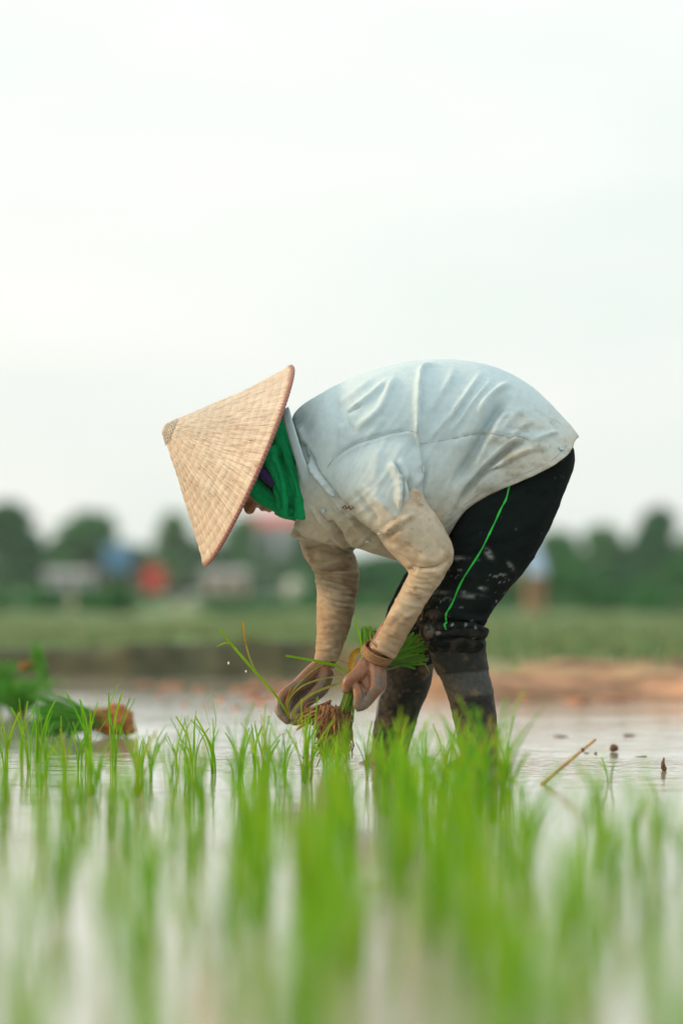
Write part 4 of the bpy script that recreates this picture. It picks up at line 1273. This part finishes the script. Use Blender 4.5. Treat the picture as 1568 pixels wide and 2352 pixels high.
# ------------------------------------------------------------------ headscarf
g = Geo()
g.add(*ball(hp(.030, -.018), 1, 28, 18, (AX * .098, FD * .092, SD * .086)))
g.add(*ball(hp(-.030, -.012), 1, 24, 16, (AX * .075, FD * .080, SD * .078)))
g.add(*outline_loft([(600, 1000, 610, 1120, 0, .075), (640, 990, 640, 1150, 0, .080), (664, 985, 668, 1165, 0, .078), (684, 1010, 684, 1160, 0, .068)], 36, 5, 2.1))
def drape(pts, g):
    S = catmull(np.array(pts, float), 6)          # px, py, Y, rx (px half width), thickness m
    P = np.array([at(q[0], q[1], q[2]) for q in S])
    rings = []
    th = np.linspace(0, 2 * math.pi, 20, endpoint=False)
    for i in range(len(P)):
        d = P[min(i + 1, len(P) - 1)] - P[max(i - 1, 0)]; d /= np.linalg.norm(d)
        a = np.cross(d, (0, 1, 0)); a /= np.linalg.norm(a)
        b = np.cross(a, d)
        rings.append(P[i] + np.cos(th)[:, None] * a * S[i][3] / 1050 + np.sin(th)[:, None] * b * S[i][4])
    g.add(*ring_loft(rings))
# folds: front hanging fold, rear hanging fold, chin wrap
drape([(617, 1030, -.086, 20, .016), (634, 1070, -.092, 24, .018), (650, 1120, -.092, 23, .020), (654, 1160, -.082, 20, .020), (655, 1180, -.070, 14, .016)], g)
drape([(638, 1005, -.080, 15, .014), (657, 1060, -.090, 15, .016), (676, 1110, -.092, 17, .018), (690, 1150, -.092, 19, .020), (691, 1178, -.088, 18, .018), (691, 1190, -.084, 16, .014)], g)
drape([(575, 1105, -.055, 22, .014), (600, 1133, -.062, 22, .015), (630, 1152, -.058, 21, .015), (652, 1168, -.046, 18, .015)], g)
for sgn in (1,):
    drape([(620, 1040, .072, 24, .016), (645, 1110, .078, 26, .017), (660, 1180, .05, 18, .016)], g)
    drape([(600, 1133, .058, 22, .015), (640, 1160, .05, 20, .015)], g)
drape([(612, 1150, 0, 14, .055), (645, 1172, 0, 14, .050), (690, 1186, 0, 14, .050)], g)
V, F = solve(g, .0030, 2, .5); F = np.asarray(F)
V = folds(V, normals(V, F), [([(638, 1024), (648, 1060), (656, 1085), (665, 1125), (669, 1160), (668, 1186)], .0150, 3.6, 'valley'), ([(606, 1080), (622, 1108), (634, 1130), (640, 1150), (642, 1172)], .0130, 4, 'valley'),
    ([(646, 1030), (662, 1070), (680, 1120), (684, 1160)], .0040, 5, 'ridge'), ([(622, 1040), (640, 1085), (650, 1130), (654, 1165)], .0045, 6, 'ridge'), ([(590, 1118), (612, 1140), (634, 1156)], .0050, 4, 'valley'),
    ([(655, 1060), (668, 1100), (678, 1145)], .005, 3, 'valley'), ([(628, 1060), (640, 1100), (645, 1140)], .0035, 3.5, 'valley')], default_taper=.12)
# the face stays open
loc = V - HEAD_C
aa, ff, ss = loc @ AX, loc @ FD, loc @ SD
N = normals(V, F)
V = V + N * ((fbm(V * 30, 3, 120) - .5) * .007)[:, None]
keep = ~((ff > .066) & (aa > -.070) & (aa < .075) & (np.abs(ss) < .056))
fk = keep[F].all(1); F = F[fk]
used = np.unique(F); remap = -np.ones(len(V), int); remap[used] = np.arange(len(used)); V = V[used]; F = remap[F]
col = np.array([[.004, .285, .100]]) * (.86 + .28 * fbm(V * 35, 3, 121)[:, None])
scarf = obj('headscarf', V, F, M['scarf'], person, col=col)
sm = scarf.modifiers.new('thickness', 'SOLIDIFY'); sm.thickness = .002
g = Geo()
drape([(590, 1078, -.080, 15, .010), (612, 1094, -.092, 13, .010), (630, 1114, -.094, 8, .008)], g)
obj('inner_scarf', *solve(g, .0025, 3), M['purple'], person, label='dark purple cloth showing under the green scarf')

# ------------------------------------------------------------------ conical hat
HC = at(570, 1069, 0)
e1 = np.cross(AX, (0, 1, 0)); e1 /= np.linalg.norm(e1); e2 = np.cross(e1, AX)
HR, HH = .2345, .2050
na, nt_ = 960, 176
th = np.linspace(0, 2 * math.pi, na, endpoint=False)
T = np.linspace(0, .972, nt_)
TT, TH = np.meshgrid(T, th, indexing='ij')
rg = np.random.default_rng(4)
nrings, nleaf = 16, 64
leafph = np.sort(rg.random(nleaf)) * .35 + np.arange(nleaf)
lf = TH / (2 * math.pi) * nleaf
li = np.floor(lf).astype(int) % nleaf
fr = lf - np.floor(lf)
rp = TT * nrings
ri = np.floor(rp).astype(int)
bul = np.sin(math.pi * (rp - ri)) ** .7
jit = rg.normal(size=(nrings + 2, nleaf))
jit2 = rg.normal(size=(nleaf,))
fine = vnoise(np.stack((TH.ravel() * 44, TT.ravel() * 14 + 5 * np.sin(TH.ravel() * 17), 0 * TT.ravel()), 1), 7).reshape(TT.shape)
fine2 = vnoise(np.stack((TH.ravel() * 120, TT.ravel() * 16 + 7 * np.sin(TH.ravel() * 31), 0 * TT.ravel()), 1), 9).reshape(TT.shape)
wob = vnoise(np.stack((np.cos(TH).ravel() * 2 + 5, np.sin(TH).ravel() * 2 + 5, TT.ravel() * 3), 1), 3).reshape(TT.shape)
rad = HR * (1 - TT) * (1 - .06 * TT * (1 - TT) * 4 * .6)
disp = .0015 * bul * (1 + .3 * jit[ri, li]) * (1 - .55 * TT) + .0016 * (fine - .5) + .0003 * jit[ri, li] * np.sin(math.pi * fr) + .005 * (wob - .5)
disp -= .0010 * np.exp(-((fr - .5) / .05) ** 2) * (1 - .6 * TT)
cosA, sinA = HH / math.hypot(HH, HR), HR / math.hypot(HH, HR)
Pr = rad + disp * cosA
Pz = HH * TT + disp * sinA
Pz = np.where(TT > .93, Pz - (TT - .93) * HH * .35, Pz)
V = HC + (Pr * np.cos(TH))[..., None] * e1 + (Pr * np.sin(TH))[..., None] * e2 + Pz[..., None] * AX
V = V.reshape(-1, 3)
F = [(j * na + k, j * na + (k + 1) % na, (j + 1) * na + (k + 1) % na, (j + 1) * na + k) for j in range(nt_ - 1) for k in range(na)]
V = np.concatenate((V, [HC + AX * (HH * .955)])); b_ = (nt_ - 1) * na
F += [(b_ + k, b_ + (k + 1) % na, len(V) - 1) for k in range(na)]
cA, cB, cC = np.array([.64, .565, .46]), np.array([.46, .365, .275]), np.array([.72, .68, .61])
w1 = (.62 + .05 * jit[ri, li] + .9 * (fine - .5) + .06 * jit2[li]).clip(0, 1)[..., None]
c = cA * w1 + cB * (1 - w1)
hl = (np.exp(-((rp - ri - .04) / .05) ** 2) * .35)[..., None]
c = c * (1 - hl) + cC * hl
dk = (sstep(.58, .84, fine2) * .46 + .22 * np.exp(-((fr - .5) / .04) ** 2) * (jit[ri, li] > 0))[..., None].clip(0, .6)
c = c * (1 - dk) + np.array([.30, .18, .085]) * dk
gr = (sstep(.52, .70, wob) * .20)[..., None]
c = c * (1 - gr) + np.array([.42, .42, .36]) * gr
c = c.reshape(-1, 3)
for (u, v, r_, s_) in [(975, 1065, 9, .8), (905, 820, 7, .5), (1300, 185, 6, .3)]:
    q = np.array((359.3 + u * .2396, 816.7 + v * .2396)); dq = proj(V[:-1]) - q
    s2 = s_ * np.exp(-(dq ** 2).sum(1) / r_ ** 2) * sstep(.35, .55, fbm(V[:-1] * 160, 2, 12))
    c = c * (1 - s2[:, None]) + np.array([.25, .10, .03]) * s2[:, None]
c = np.concatenate((c, [[.4, .38, .3]]))
hat = obj('conical_hat', V, F, M['straw'], person, col=c, label='conical straw hat of stitched palm leaf with a brown bound rim')
sm = hat.modifiers.new('thickness', 'SOLIDIFY'); sm.thickness = .0022; sm.offset = -1
def hatp(r, a, z): return HC + e1 * (r * math.cos(a)) + e2 * (r * math.sin(a)) + AX * z
def torus(r, z, rt, n=220, m=10, wob_=0):
    rings = []
    for i in range(n):
        a = 2 * math.pi * i / n
        rr = rt * (1 + wob_ * math.sin(i * 2.6))
        c_ = hatp(r, a, z); o_ = hatp(r + 1, a, z) - c_
        q = np.linspace(0, 2 * math.pi, m, endpoint=False)
        rings.append(c_ + rr * (np.cos(q)[:, None] * o_ + np.sin(q)[:, None] * AX))
    Vr = np.concatenate(rings)
    Fr = [(i * m + k, i * m + (k + 1) % m, ((i + 1) % n) * m + (k + 1) % m, ((i + 1) % n) * m + k) for i in range(n) for k in range(m)]
    return Vr, Fr
obj('rim', *torus(HR + .0005, .0005, .0046, 260, 10, .12), M['rim'], hat)
g = Geo()
for i in range(150):
    a = 2 * math.pi * i / 150
    P = [hatp(HR - .0085, a, .0085), hatp(HR - .001, a + .004, .0062), hatp(HR + .0055, a + .008, .001), hatp(HR + .001, a + .01, -.0045)]
    g.add(*tube(P, .0007, 5))
obj('rim_stitching', *g.arr(), M['thread'], hat)
# woven cap over the point and the frame rings inside
g = Geo()
cap_r = .030
for i in range(20):
    a0 = 2 * math.pi * i / 20
    for s_ in (-1, 1):
        P = []
        for k in range(9):
            f = k / 8
            z = HH * (1 - .115 * (1 - f)) ; r_ = HR * .115 * (1 - f) * 1.04 + .004
            z = min(z, HH * .965 + .003 * f)
            P.append(hatp(r_, a0 + s_ * f * 1.1, z + .002))
        g.add(*tube(P, .0008, 5))
obj('apex_cap', *g.arr(), mat('grey_fibre', (.52, .48, .40), rough=.9, var=.3, scale=200), hat)
g = Geo()
for k in range(1, 9):
    t = k / 9
    g.add(*torus(HR * (1 - t) - .006, HH * t - .002, .0018, 90, 6))
obj('frame_ring', *g.arr(), M['stalk'], hat)

# ------------------------------------------------------------------ blades
def blade_geo(P, w, nrm=None, tip=.15, base=.55, fold=.25, seg=None):
    """a leaf: a strip folded along its midrib; P points in space"""
    P = catmull(np.array(P, float), 4) if len(P) > 2 else np.array(P, float)
    n = len(P)
    V, F = [], []
    prev = None
    for i in range(n):
        d = P[min(i + 1, n - 1)] - P[max(i - 1, 0)]; d /= np.linalg.norm(d) + 1e-12
        a = np.cross(d, nrm if nrm is not None else (0, 1, 0)); la = np.linalg.norm(a)
        a = a / la if la > 1e-3 else prev
        prev = a
        b = np.cross(a, d)
        f = i / (n - 1)
        ww = w * (base + (1 - base) * min(1, f * 3)) * (1 if f < .6 else 1 - (1 - tip) * ((f - .6) / .4) ** 1.5) / 2
        V += [P[i] - a * ww, P[i] + b * ww * fold, P[i] + a * ww]
        if i:
            k = i * 3
            F += [(k - 3, k - 2, k + 1, k), (k - 2, k - 1, k + 2, k + 1)]
    return V, F

# seedlings in the far hand
sd_ = link('rice_seedling', None, label='loose rice seedling pinched between the muddy fingers of the farther hand', category='seedling')
sd_.location = at(664, 1645, -.02)
def held(pts, w, m, root, name='leaf_blade', tip=.2, Y=None):
    P = [at(*p) for p in pts]
    return obj(name, *blade_geo(P, w, (.25, 1, .2), tip), m, root)
held([(664, 1650, -.022), (640, 1606, -.03), (610, 1570, -.035), (573, 1528, -.04), (535, 1484, -.045), (505, 1447, -.05)], .0062, M['blade'], sd_, tip=.75)
held([(600, 1560, -.034), (580, 1528, -.038), (570, 1500, -.04), (562, 1468, -.04), (557, 1428, -.04)], .0040, M['pale_blade'], sd_, tip=.8)
held([(565, 1485, -.041), (561, 1462, -.0415), (557, 1427, -.0415)], .0042, M['yellow'], sd_, tip=.9)
held([(540, 1487, -.045), (520, 1476, -.04), (497, 1486, -.03)], .0030, M['blade'], sd_, tip=.3)
held([(666, 1652, -.024), (662, 1612, -.045), (690, 1578, -.06), (735, 1560, -.07), (790, 1552, -.08)], .0038, M['pale_blade'], sd_, tip=.5)
held([(668, 1652, -.026), (682, 1620, -.05), (722, 1590, -.062), (790, 1566, -.08)], .0058, M['pale_blade'], sd_, tip=.8)
held([(664, 1652, -.024), (660, 1610, -.04), (690, 1565, -.05), (730, 1532, -.05), (770, 1516, -.045), (802, 1526, -.04)], .0030, M['pale_blade'], sd_, tip=.4)
held([(665, 1650, -.024), (656, 1620, -.04), (664, 1590, -.048), (668, 1578, -.05)], .0025, M['yellow'], sd_, tip=.3)

# bundle in the near hand
bn = link('seedling_bundle', None, label='bunch of green rice seedlings with hanging brown roots gripped in the nearer fist', category='seedlings')
bn.location = at(770, 1690, -.11)
r = random.Random(12)
for i in range(30):
    f = i / 29
    ex = 832 + f * 56 + r.uniform(-6, 6); ey = 1440 + f * 22 + r.uniform(-10, 12)
    Y = r.uniform(-.10, -.035)
    held([(812 + r.uniform(-4, 4), 1588, -.116), (826 + f * 16, 1545, -.085), (836 + f * 36 + r.uniform(-4, 4), 1500, Y + .01), (ex, ey, Y)], r.uniform(.0045, .0068), M['bundle'], bn, tip=r.choice([.35, .8, .9]))
for i in range(44):
    f = i / 43
    ex = 905 + r.uniform(-4, 80) ; ey = 1452 + f * 76 + r.uniform(-8, 8)
    if ex < 940: ex += 45
    ex = min(ex, 988)
    Y = r.uniform(-.075, -.01)
    held([(814 + r.uniform(-4, 4), 1588, -.112), (842, 1550, -.085), (880, 1512 + f * 16, Y), (925 , 1485 + f * 40 + r.uniform(-5, 5), Y), (ex, ey, Y - .005)], r.uniform(.0040, .0068), M['bundle'], bn, tip=r.choice([.2, .5, .9]))
held([(845, 1550, -.08), (900, 1535, -.05), (945, 1520, -.05), (972, 1524, -.05), (987, 1545, -.05)], .0042, M['pale_blade'], bn, tip=.2)
held([(826, 1530, -.08), (829, 1480, -.06), (822, 1450, -.055), (817, 1424, -.05)], .0050, M['blade'], bn, tip=.5)
held([(815, 1560, -.06), (776, 1532, -.055), (720, 1517, -.06), (656, 1506, -.065)], .0058, M['blade'], bn, tip=.8)
held([(815, 1556, -.05), (770, 1527, -.03), (735, 1524, -.025), (700, 1545, -.02)], .0025, M['pale_blade'], bn, tip=.3)
held([(812, 1570, -.06), (806, 1530, -.055), (812, 1502, -.05), (830, 1490, -.05)], .0140, M['yellow'], bn, 'dead_leaf', tip=.5)
held([(960, 1468, -.03), (955, 1478, -.05), (945, 1486, -.05)], .0050, M['yellow'], bn, 'dead_leaf', tip=.5)
for i in range(24):
    f = i / 23
    held([(797 + f * 20 + r.uniform(-2, 2), 1566, -.120 - r.uniform(0, .018)), (792 + f * 22 + r.uniform(-4, 4), 1604, -.122 - r.uniform(0, .014)), (764 + f * 42 + r.uniform(-6, 6), 1652 + r.uniform(-8, 8), -.112 - r.uniform(0, .02))],
         r.uniform(.0035, .0058), r.choice([M['bundle'], M['pale_blade'], M['bundle']]), bn, 'stem', tip=.8)
g = Geo()
g.add(*outline_loft([(745, 1622, 805, 1628, -.105, .020), (732, 1645, 807, 1650, -.105, .030), (729, 1675, 806, 1682, -.105, .032), (738, 1705, 803, 1708, -.105, .028), (757, 1726, 795, 1730, -.105, .016)], 26, 4, 2))
V, F = solve(g, .0024, 2); N = normals(V, np.asarray(F))
V = V + N * ((fbm(V * 75, 4, 140) - .45) * .022)[:, None]
M['soil'] = mat('root_ball_soil', (.075, .038, .02), rough=.45, var=.6, scale=120)
obj('root_ball', V, F, M['soil'], bn)
g = Geo()
for i in range(520):
    a = r.random()
    x0, y0 = 735 + r.random() * 70, 1618 + r.random() * 80
    Y = -.105 - .034 * math.cos((x0 - 768) / 40 * 1.4) * r.uniform(.6, 1.15)
    ln_ = r.uniform(18, 64); dx = r.gauss(-3, 8)
    P = [at(x0, y0, Y + .004), at(x0 + dx * .5 + r.gauss(0, 4), y0 + ln_ * .5, Y - .004 + r.gauss(0, .003)), at(x0 + dx + r.gauss(0, 5), y0 + ln_, Y + r.gauss(0, .004))]
    g.add(*tube(catmull(P, 3), [.0010 * r.uniform(.6, 1.7)] * 7, 4))
for i in range(120):     # shreds trailing to the other hand
    x0, y0 = 690 + r.random() * 55, 1652 - (r.random() ** 1.0) * 18
    y0 = 1655 - (x0 - 690) * .55 + r.gauss(0, 7)
    Y = -.06 - r.random() * .04
    P = [at(x0 + 18, y0 - 8, Y), at(x0 + r.gauss(0, 3), y0 + r.gauss(0, 3), Y), at(x0 - 14 + r.gauss(0, 5), y0 + 9 + r.gauss(0, 5), Y)]
    g.add(*tube(catmull(P, 3), [.0016 * r.uniform(.6, 1.6)] * 7, 4))
obj('roots', *g.arr(), M['root'], bn, kind='stuff')

# ------------------------------------------------------------------ planted seedlings
def local_blade(rr, h, cut):
    lean = rr.uniform(.01, .34) * h * (1 if rr.random() < .8 else 1.8); a = 0
    c = rr.uniform(-.15, .5) * lean
    P = [(0, 0, -.03), (lean * .12, 0, h * .3), (lean * .42 + c * .2, rr.gauss(0, .004), h * .65), (lean + c * .3, rr.gauss(0, .008), h * rr.uniform(.92, 1.0))]
    return blade_geo(P, rr.uniform(.0026, .0046), (rr.uniform(-.8, .8), 1, .1), tip=.85 if cut else .12, base=.7)
rb = random.Random(31)
BL = []
for i in range(22):
    V, F = local_blade(rb, rb.uniform(.105, .165), i % 3 != 0)
    me = mesh_data('leaf_blade', V, F); me.materials.append(M['blade'])
    BL.append(me)
TM = []
for i in range(14):
    g = Geo()
    for q in range(rb.randint(8, 13)):
        V, F = local_blade(rb, rb.uniform(.10, .17), rb.random() < .65)
        a, s_ = rb.uniform(0, 6.283), rb.uniform(.8, 1.1)
        V = np.array(V) * s_
        ox, oy = rb.gauss(0, .004), rb.gauss(0, .004)
        g.add(np.stack((V[:, 0] * math.cos(a) - V[:, 1] * math.sin(a) + ox, V[:, 0] * math.sin(a) + V[:, 1] * math.cos(a) + oy, V[:, 2]), 1), F)
    me = mesh_data('rice_tuft', *g.arr()); me.materials.append(M['tuft'])
    TM.append(me)
count = 0
def tuft_blades(x, y, n, label, group, sc=1.0):
    root = link('rice_seedling', None, label=label, category='seedling', group=group)
    root.location = (x, y, 0); root.rotation_euler = (0, 0, rb.uniform(0, 6.28)); root.scale = (sc, sc, sc)
    for q in range(n):
        o = link('leaf_blade', rb.choice(BL)); o.parent = root
        o.location = (rb.gauss(0, .0035), rb.gauss(0, .0035), 0)
        o.rotation_euler = (rb.gauss(0, .05), rb.gauss(0, .05), rb.uniform(0, 6.283))
        s_ = rb.uniform(.72, 1.08); o.scale = (rb.uniform(.8, 1.2), s_, s_)
    return root
def tuft_mesh(x, y, label, group, sc=1.0):
    o = link('rice_seedling', rb.choice(TM), label=label, category='seedling', group=group)
    o.location = (x, y, 0); o.rotation_euler = (rb.gauss(0, .03), rb.gauss(0, .03), rb.uniform(0, 6.28)); o.scale = (sc, sc, sc * rb.uniform(.9, 1.08))
    return o
LB = ('sharp rice seedling with cut leaf tips in the water before the farmer', 'sharp rice seedlings in front of the farmer')
LC = ('softly blurred green rice seedling in the middle rows between the farmer and the camera', 'rice seedlings of the middle rows')
LD = ('strongly blurred green rice seedling growing close to the camera', 'rice seedlings close to the camera')
FRONT = [(14, 1772, .9), (52, 1748, 1.05), (85, 1752, 1.1), (108, 1790, .95), (150, 1792, .9), (205, 1777, 1.15), (262, 1772, 1.2), (318, 1830, 1.1), (345, 1795, .8), (392, 1822, .95), (436, 1790, .9), (490, 1776, 1.1), (548, 1826, 1.15),
         (600, 1800, 1.0), (612, 1790, 1.05), (650, 1816, 1.1), (698, 1800, 1.0), (714, 1792, 1.1), (770, 1805, .9), (800, 1830, .9), (842, 1788, .85), (884, 1812, 1.0), (918, 1800, .95), (978, 1796, .7), (1022, 1800, .9), (1064, 1815, .9), (1110, 1832, 1.05), (1160, 1810, .9), (1398, 1800, .55), (1510, 1870, .6)]
taken = []
for px, py, sc in FRONT:
    D_ = CAM_Z * FPX / (py - HOR)
    x = (px - CX) / FPX * D_
    taken.append((x, D_))
    tuft_blades(x, D_ + CAM_Y, rb.randint(7, 12), *LB, sc=sc * .96)
ROWS = [-.66, -.55, -.44, -.33, -.225, -.115, -.02, .115, .165, .235, .335, .44, .55, .66]
n_ = 0
cand = []
for rx in ROWS:
    y = 2.55 + rb.uniform(0, .12)
    while y < 8.25:
        x = rx + rb.gauss(0, .018) + .014 * math.sin(y * 2.1 + rx * 9)
        mid = -.05 < rx < .16
        skip = (.14 if y < 4.8 else .30) if mid and y < 7.2 else (.54 if y > 6.4 else (.46 if y > 4.8 else .36))
        far_ok = not (x > .24 and y > 7.2) and not (x > .03 and y > 7.6) and rb.random() > (.35 if x > .2 and y > 5.5 else 0)
        if abs(x) < .0889 * y + .05 and rb.random() > skip and far_ok and min(math.hypot(x - a, (y - b) * .5) for a, b in taken) > .05:
            cand.append((x, y))
        y += rb.uniform(.13, .21) * (1.0 if mid else 1.1)
for x, y in cand:
    sc = rb.uniform(.72, 1.0)
    if y > 6.6:
        tuft_blades(x, y + CAM_Y, rb.randint(6, 10), *LB, sc=sc * .84)
    elif y > 4.6:
        tuft_mesh(x, y + CAM_Y, *LC, sc=sc)
    else:
        tuft_mesh(x, y + CAM_Y, *LD, sc=sc * (1.14 if -.05 < x < .17 else 1.0))
    n_ += 1
for px, py, sc in [(1040, 1862, 1.15), (1072, 1885, 1.2), (1102, 1872, 1.25), (1130, 1890, 1.2), (1152, 1866, 1.2), (1172, 1848, 1.0), (862, 1850, 1.05), (884, 1872, 1.15), (908, 1858, 1.1), (934, 1880, 1.1), (985, 1850, .9), (1010, 1875, 1.0), (770, 1872, 1.0), (752, 1900, 1.1)]:
    D_ = CAM_Z * FPX / (py - HOR)
    tuft_mesh((px - CX) / FPX * D_, D_ + CAM_Y, *LC, sc=sc)
    n_ += 1
print('tufts', n_ + len(FRONT))

# ------------------------------------------------------------------ stacked bundles on the left, clods, stalk, drops
def bundle(px, py, Y, length, ang, spread, label, seed, rootsize=.03, n=130, tilt=.0):
    """a tied bundle lying or standing; root end at (px,py), leaves run along ang (radians in the picture plane)"""
    r = random.Random(seed)
    root = link('seedling_bundle', None, label=label, category='seedlings', group='seedling bundles waiting in the paddy')
    c = at(px, py, Y); root.location = c
    d = np.array((math.cos(ang), tilt, math.sin(ang))); d /= np.linalg.norm(d)
    a, b = frame_of(d, (0, 1, 0))
    g = Geo()
    for i in range(n):
        u, v = r.gauss(0, .5), r.gauss(0, .5)
        L_ = length * r.uniform(.62, 1.08)
        P = [(a * u + b * v) * rootsize * .7, d * L_ * .4 + (a * u + b * v) * rootsize * .6, d * L_ * .75 + (a * u + b * v) * spread * .8, d * L_ + (a * u + b * v) * spread * 1.3 + np.array((0, 0, -.02 * r.random()))]
        g.add(*blade_geo(P, r.uniform(.0022, .0038), (r.gauss(0, .5), 1, r.gauss(0, .5)), tip=.4))
    o = link('leaf_blades', mesh_data('leaf_blades', *g.arr()), M['bundle_far'], kind='stuff'); o.parent = root
    g = Geo()
    g.add(*tube([-d * rootsize * 1.4, -d * rootsize * .7, d * rootsize * .3, d * rootsize * 1.3], [rootsize * .8, rootsize * 1.15, rootsize * 1.05, rootsize * .75], 18))
    V, F = solve(g, .005, 2); N = normals(V, np.asarray(F))
    V = V + N * ((fbm(V * 45, 4, seed) - .5) * .045)[:, None]
    o = link('root_ball', mesh_data('root_ball', V, F), mat('bundle_soil', (.27, .115, .035), rough=.9, var=.5, scale=50)); o.parent = root
    P = [d * length * .33 + rootsize * .55 * (a * math.cos(t) + b * math.sin(t)) for t in np.linspace(0, 6.3, 20)]
    o = link('tie', mesh_data('tie', *tube(P, .003, 6)), M['stalk']); o.parent = root
    return root
bundle(262, 1656, 1.75, .215, math.pi * .985, .050, 'bundle of seedlings lying in the water with its brown root end to the right', 1, .036, 420)
bundle(46, 1668, 3.6, .150, math.pi * .52, .085, 'seedling bundle standing upright in the water under the leaning one', 2, .034, 420)
bundle(62, 1530, 3.70, .062, math.pi * .06, .050, 'seedling bundle leaning on top of the upright bundles with pale roots to the left', 3, .016, 420)
bundle(-16, 1660, 3.75, .200, math.pi * .49, .080, 'seedling bundle cut off by the left edge behind the upright one', 4, .030, 420)

def clod(px, py, w, h, Y, label, seed, group=None, m='mudclod'):
    g = Geo()
    c = at(px, py, Y); k = FPX / (Y - CAM_Y)
    r = random.Random(seed)
    for q in range(3):
        g.add(*ball(c + np.array((r.uniform(-.35, .35) * w / k, r.uniform(-.2, .2) * w / k, r.uniform(-.1, .3) * h / k)), (w / k * r.uniform(.28, .45), w / k * .4, h / k * r.uniform(.35, .55)), 10, 8))
    V, F = g.arr()
    V, F = solve(g, max(.004, w / k / 14), 1); N = normals(V, np.asarray(F))
    V = V + N * ((fbm(V * (9 * k / w / 6), 3, seed) - .5) * .3 * h / k)[:, None]
    kw = dict(label=label, category='mud')
    if group: kw['group'] = group
    return obj('mud_clod', V, F, M[m], **kw)
def ydep(py): return CAM_Z * FPX / (py - HOR) + CAM_Y
M['redclod'] = mat('red_clod', (.30, .13, .07), rough=.7, var=.4, scale=30, bump=.6, bump_scale=80, bump_dist=.01)
i = 0
for px, py, w, h in [(395, 1577, 50, 12), (462, 1583, 40, 10), (510, 1608, 26, 12), (585, 1604, 34, 16), (605, 1612, 40, 14), (640, 1596, 44, 16), (560, 1584, 60, 10), (330, 1572, 46, 9), (690, 1578, 60, 14), (365, 1600, 22, 9), (425, 1617, 18, 7), (475, 1622, 20, 9), (545, 1626, 26, 10), (618, 1574, 70, 12)]:
    clod(px, py, w, h, ydep(py), 'blurred reddish mud clod breaking the water behind the far hand', 500 + i, 'reddish mud clods behind the far hand', 'redclod'); i += 1
for px, py, w, h in [(1150, 1602, 70, 22), (1230, 1608, 90, 20), (1320, 1612, 70, 18), (1420, 1608, 90, 22), (1520, 1602, 80, 26), (1280, 1580, 70, 22), (1380, 1575, 80, 26), (1480, 1578, 80, 26), (1190, 1570, 70, 22), (1560, 1580, 50, 28)]:
    clod(px, py, w, h, ydep(max(py, 1596)), 'reddish brown clod along the edge of the dirt bank on the right', 540 + i, 'clods along the dirt bank', 'redclod'); i += 1
clod(1410, 1722, 24, 20, ydep(1727), 'small brown clod with a pointed top beside the upper end of the straw stalk', 601)
cl_ = clod(1526, 1768, 18, 14, ydep(1770), 'small dark clod with a thin upright stub at the right edge', 602)
c = at(1523, 1766, ydep(1770)); obj('stub', *tube([c, at(1521, 1752, ydep(1770)), at(1524, 1740, ydep(1770))], [.006, .004, .0015], 8), M['mudclod'], cl_)
for j, (px, py, w, h) in enumerate([(1289, 1692, 38, 7), (1366, 1731, 10, 8), (1334, 1746, 8, 4), (1472, 1738, 24, 5), (1500, 1766, 6, 4), (1540, 1768, 8, 4), (1345, 1730, 20, 4), (1444, 1690, 30, 8)]):
    clod(px, py, w, h, ydep(py), 'tiny dark scrap of mud floating by the straw stalk', 620 + j, 'scraps of mud by the straw stalk')
P = [at(1242, 1802, ydep(1800)), at(1290, 1762, ydep(1800) + .02), at(1330, 1728, ydep(1800) + .035), at(1367, 1698, ydep(1800) + .05)]
st_ = obj('straw_stalk', *tube(catmull(P, 5), list(np.linspace(.0042, .0026, 16)), 10), M['stalk'], label='dry straw stalk sticking out of the water at a slant', category='straw')
q = at(1337, 1723, ydep(1800) + .037)
obj('node', *ball(q, (.0042, .0042, .0046)), M['bark'], st_)
for j, (px, py, rr_) in enumerate([(525, 1523, .0022), (565, 1542, .0018)]):
    obj('water_drop', *ball(at(px, py, -.02), (rr_, rr_, rr_ * 1.4), 12, 10), M['drop'], label=['upper of two falling water drops left of the far hand', 'lower of two falling water drops left of the far hand'][j], category='water drop')
for j, (px, py, rr_) in enumerate([(696, 1740, .003), (705, 1763, .0035), (714, 1738, .0016), (690, 1735, .0014)]):
    obj('mud_crumb', *ball(at(px, py, -.06), (rr_, rr_, rr_ * .9), 10, 8), M['mudclod'], label='tiny dark crumb of mud falling from the root bundle', category='mud', group='falling mud crumbs')
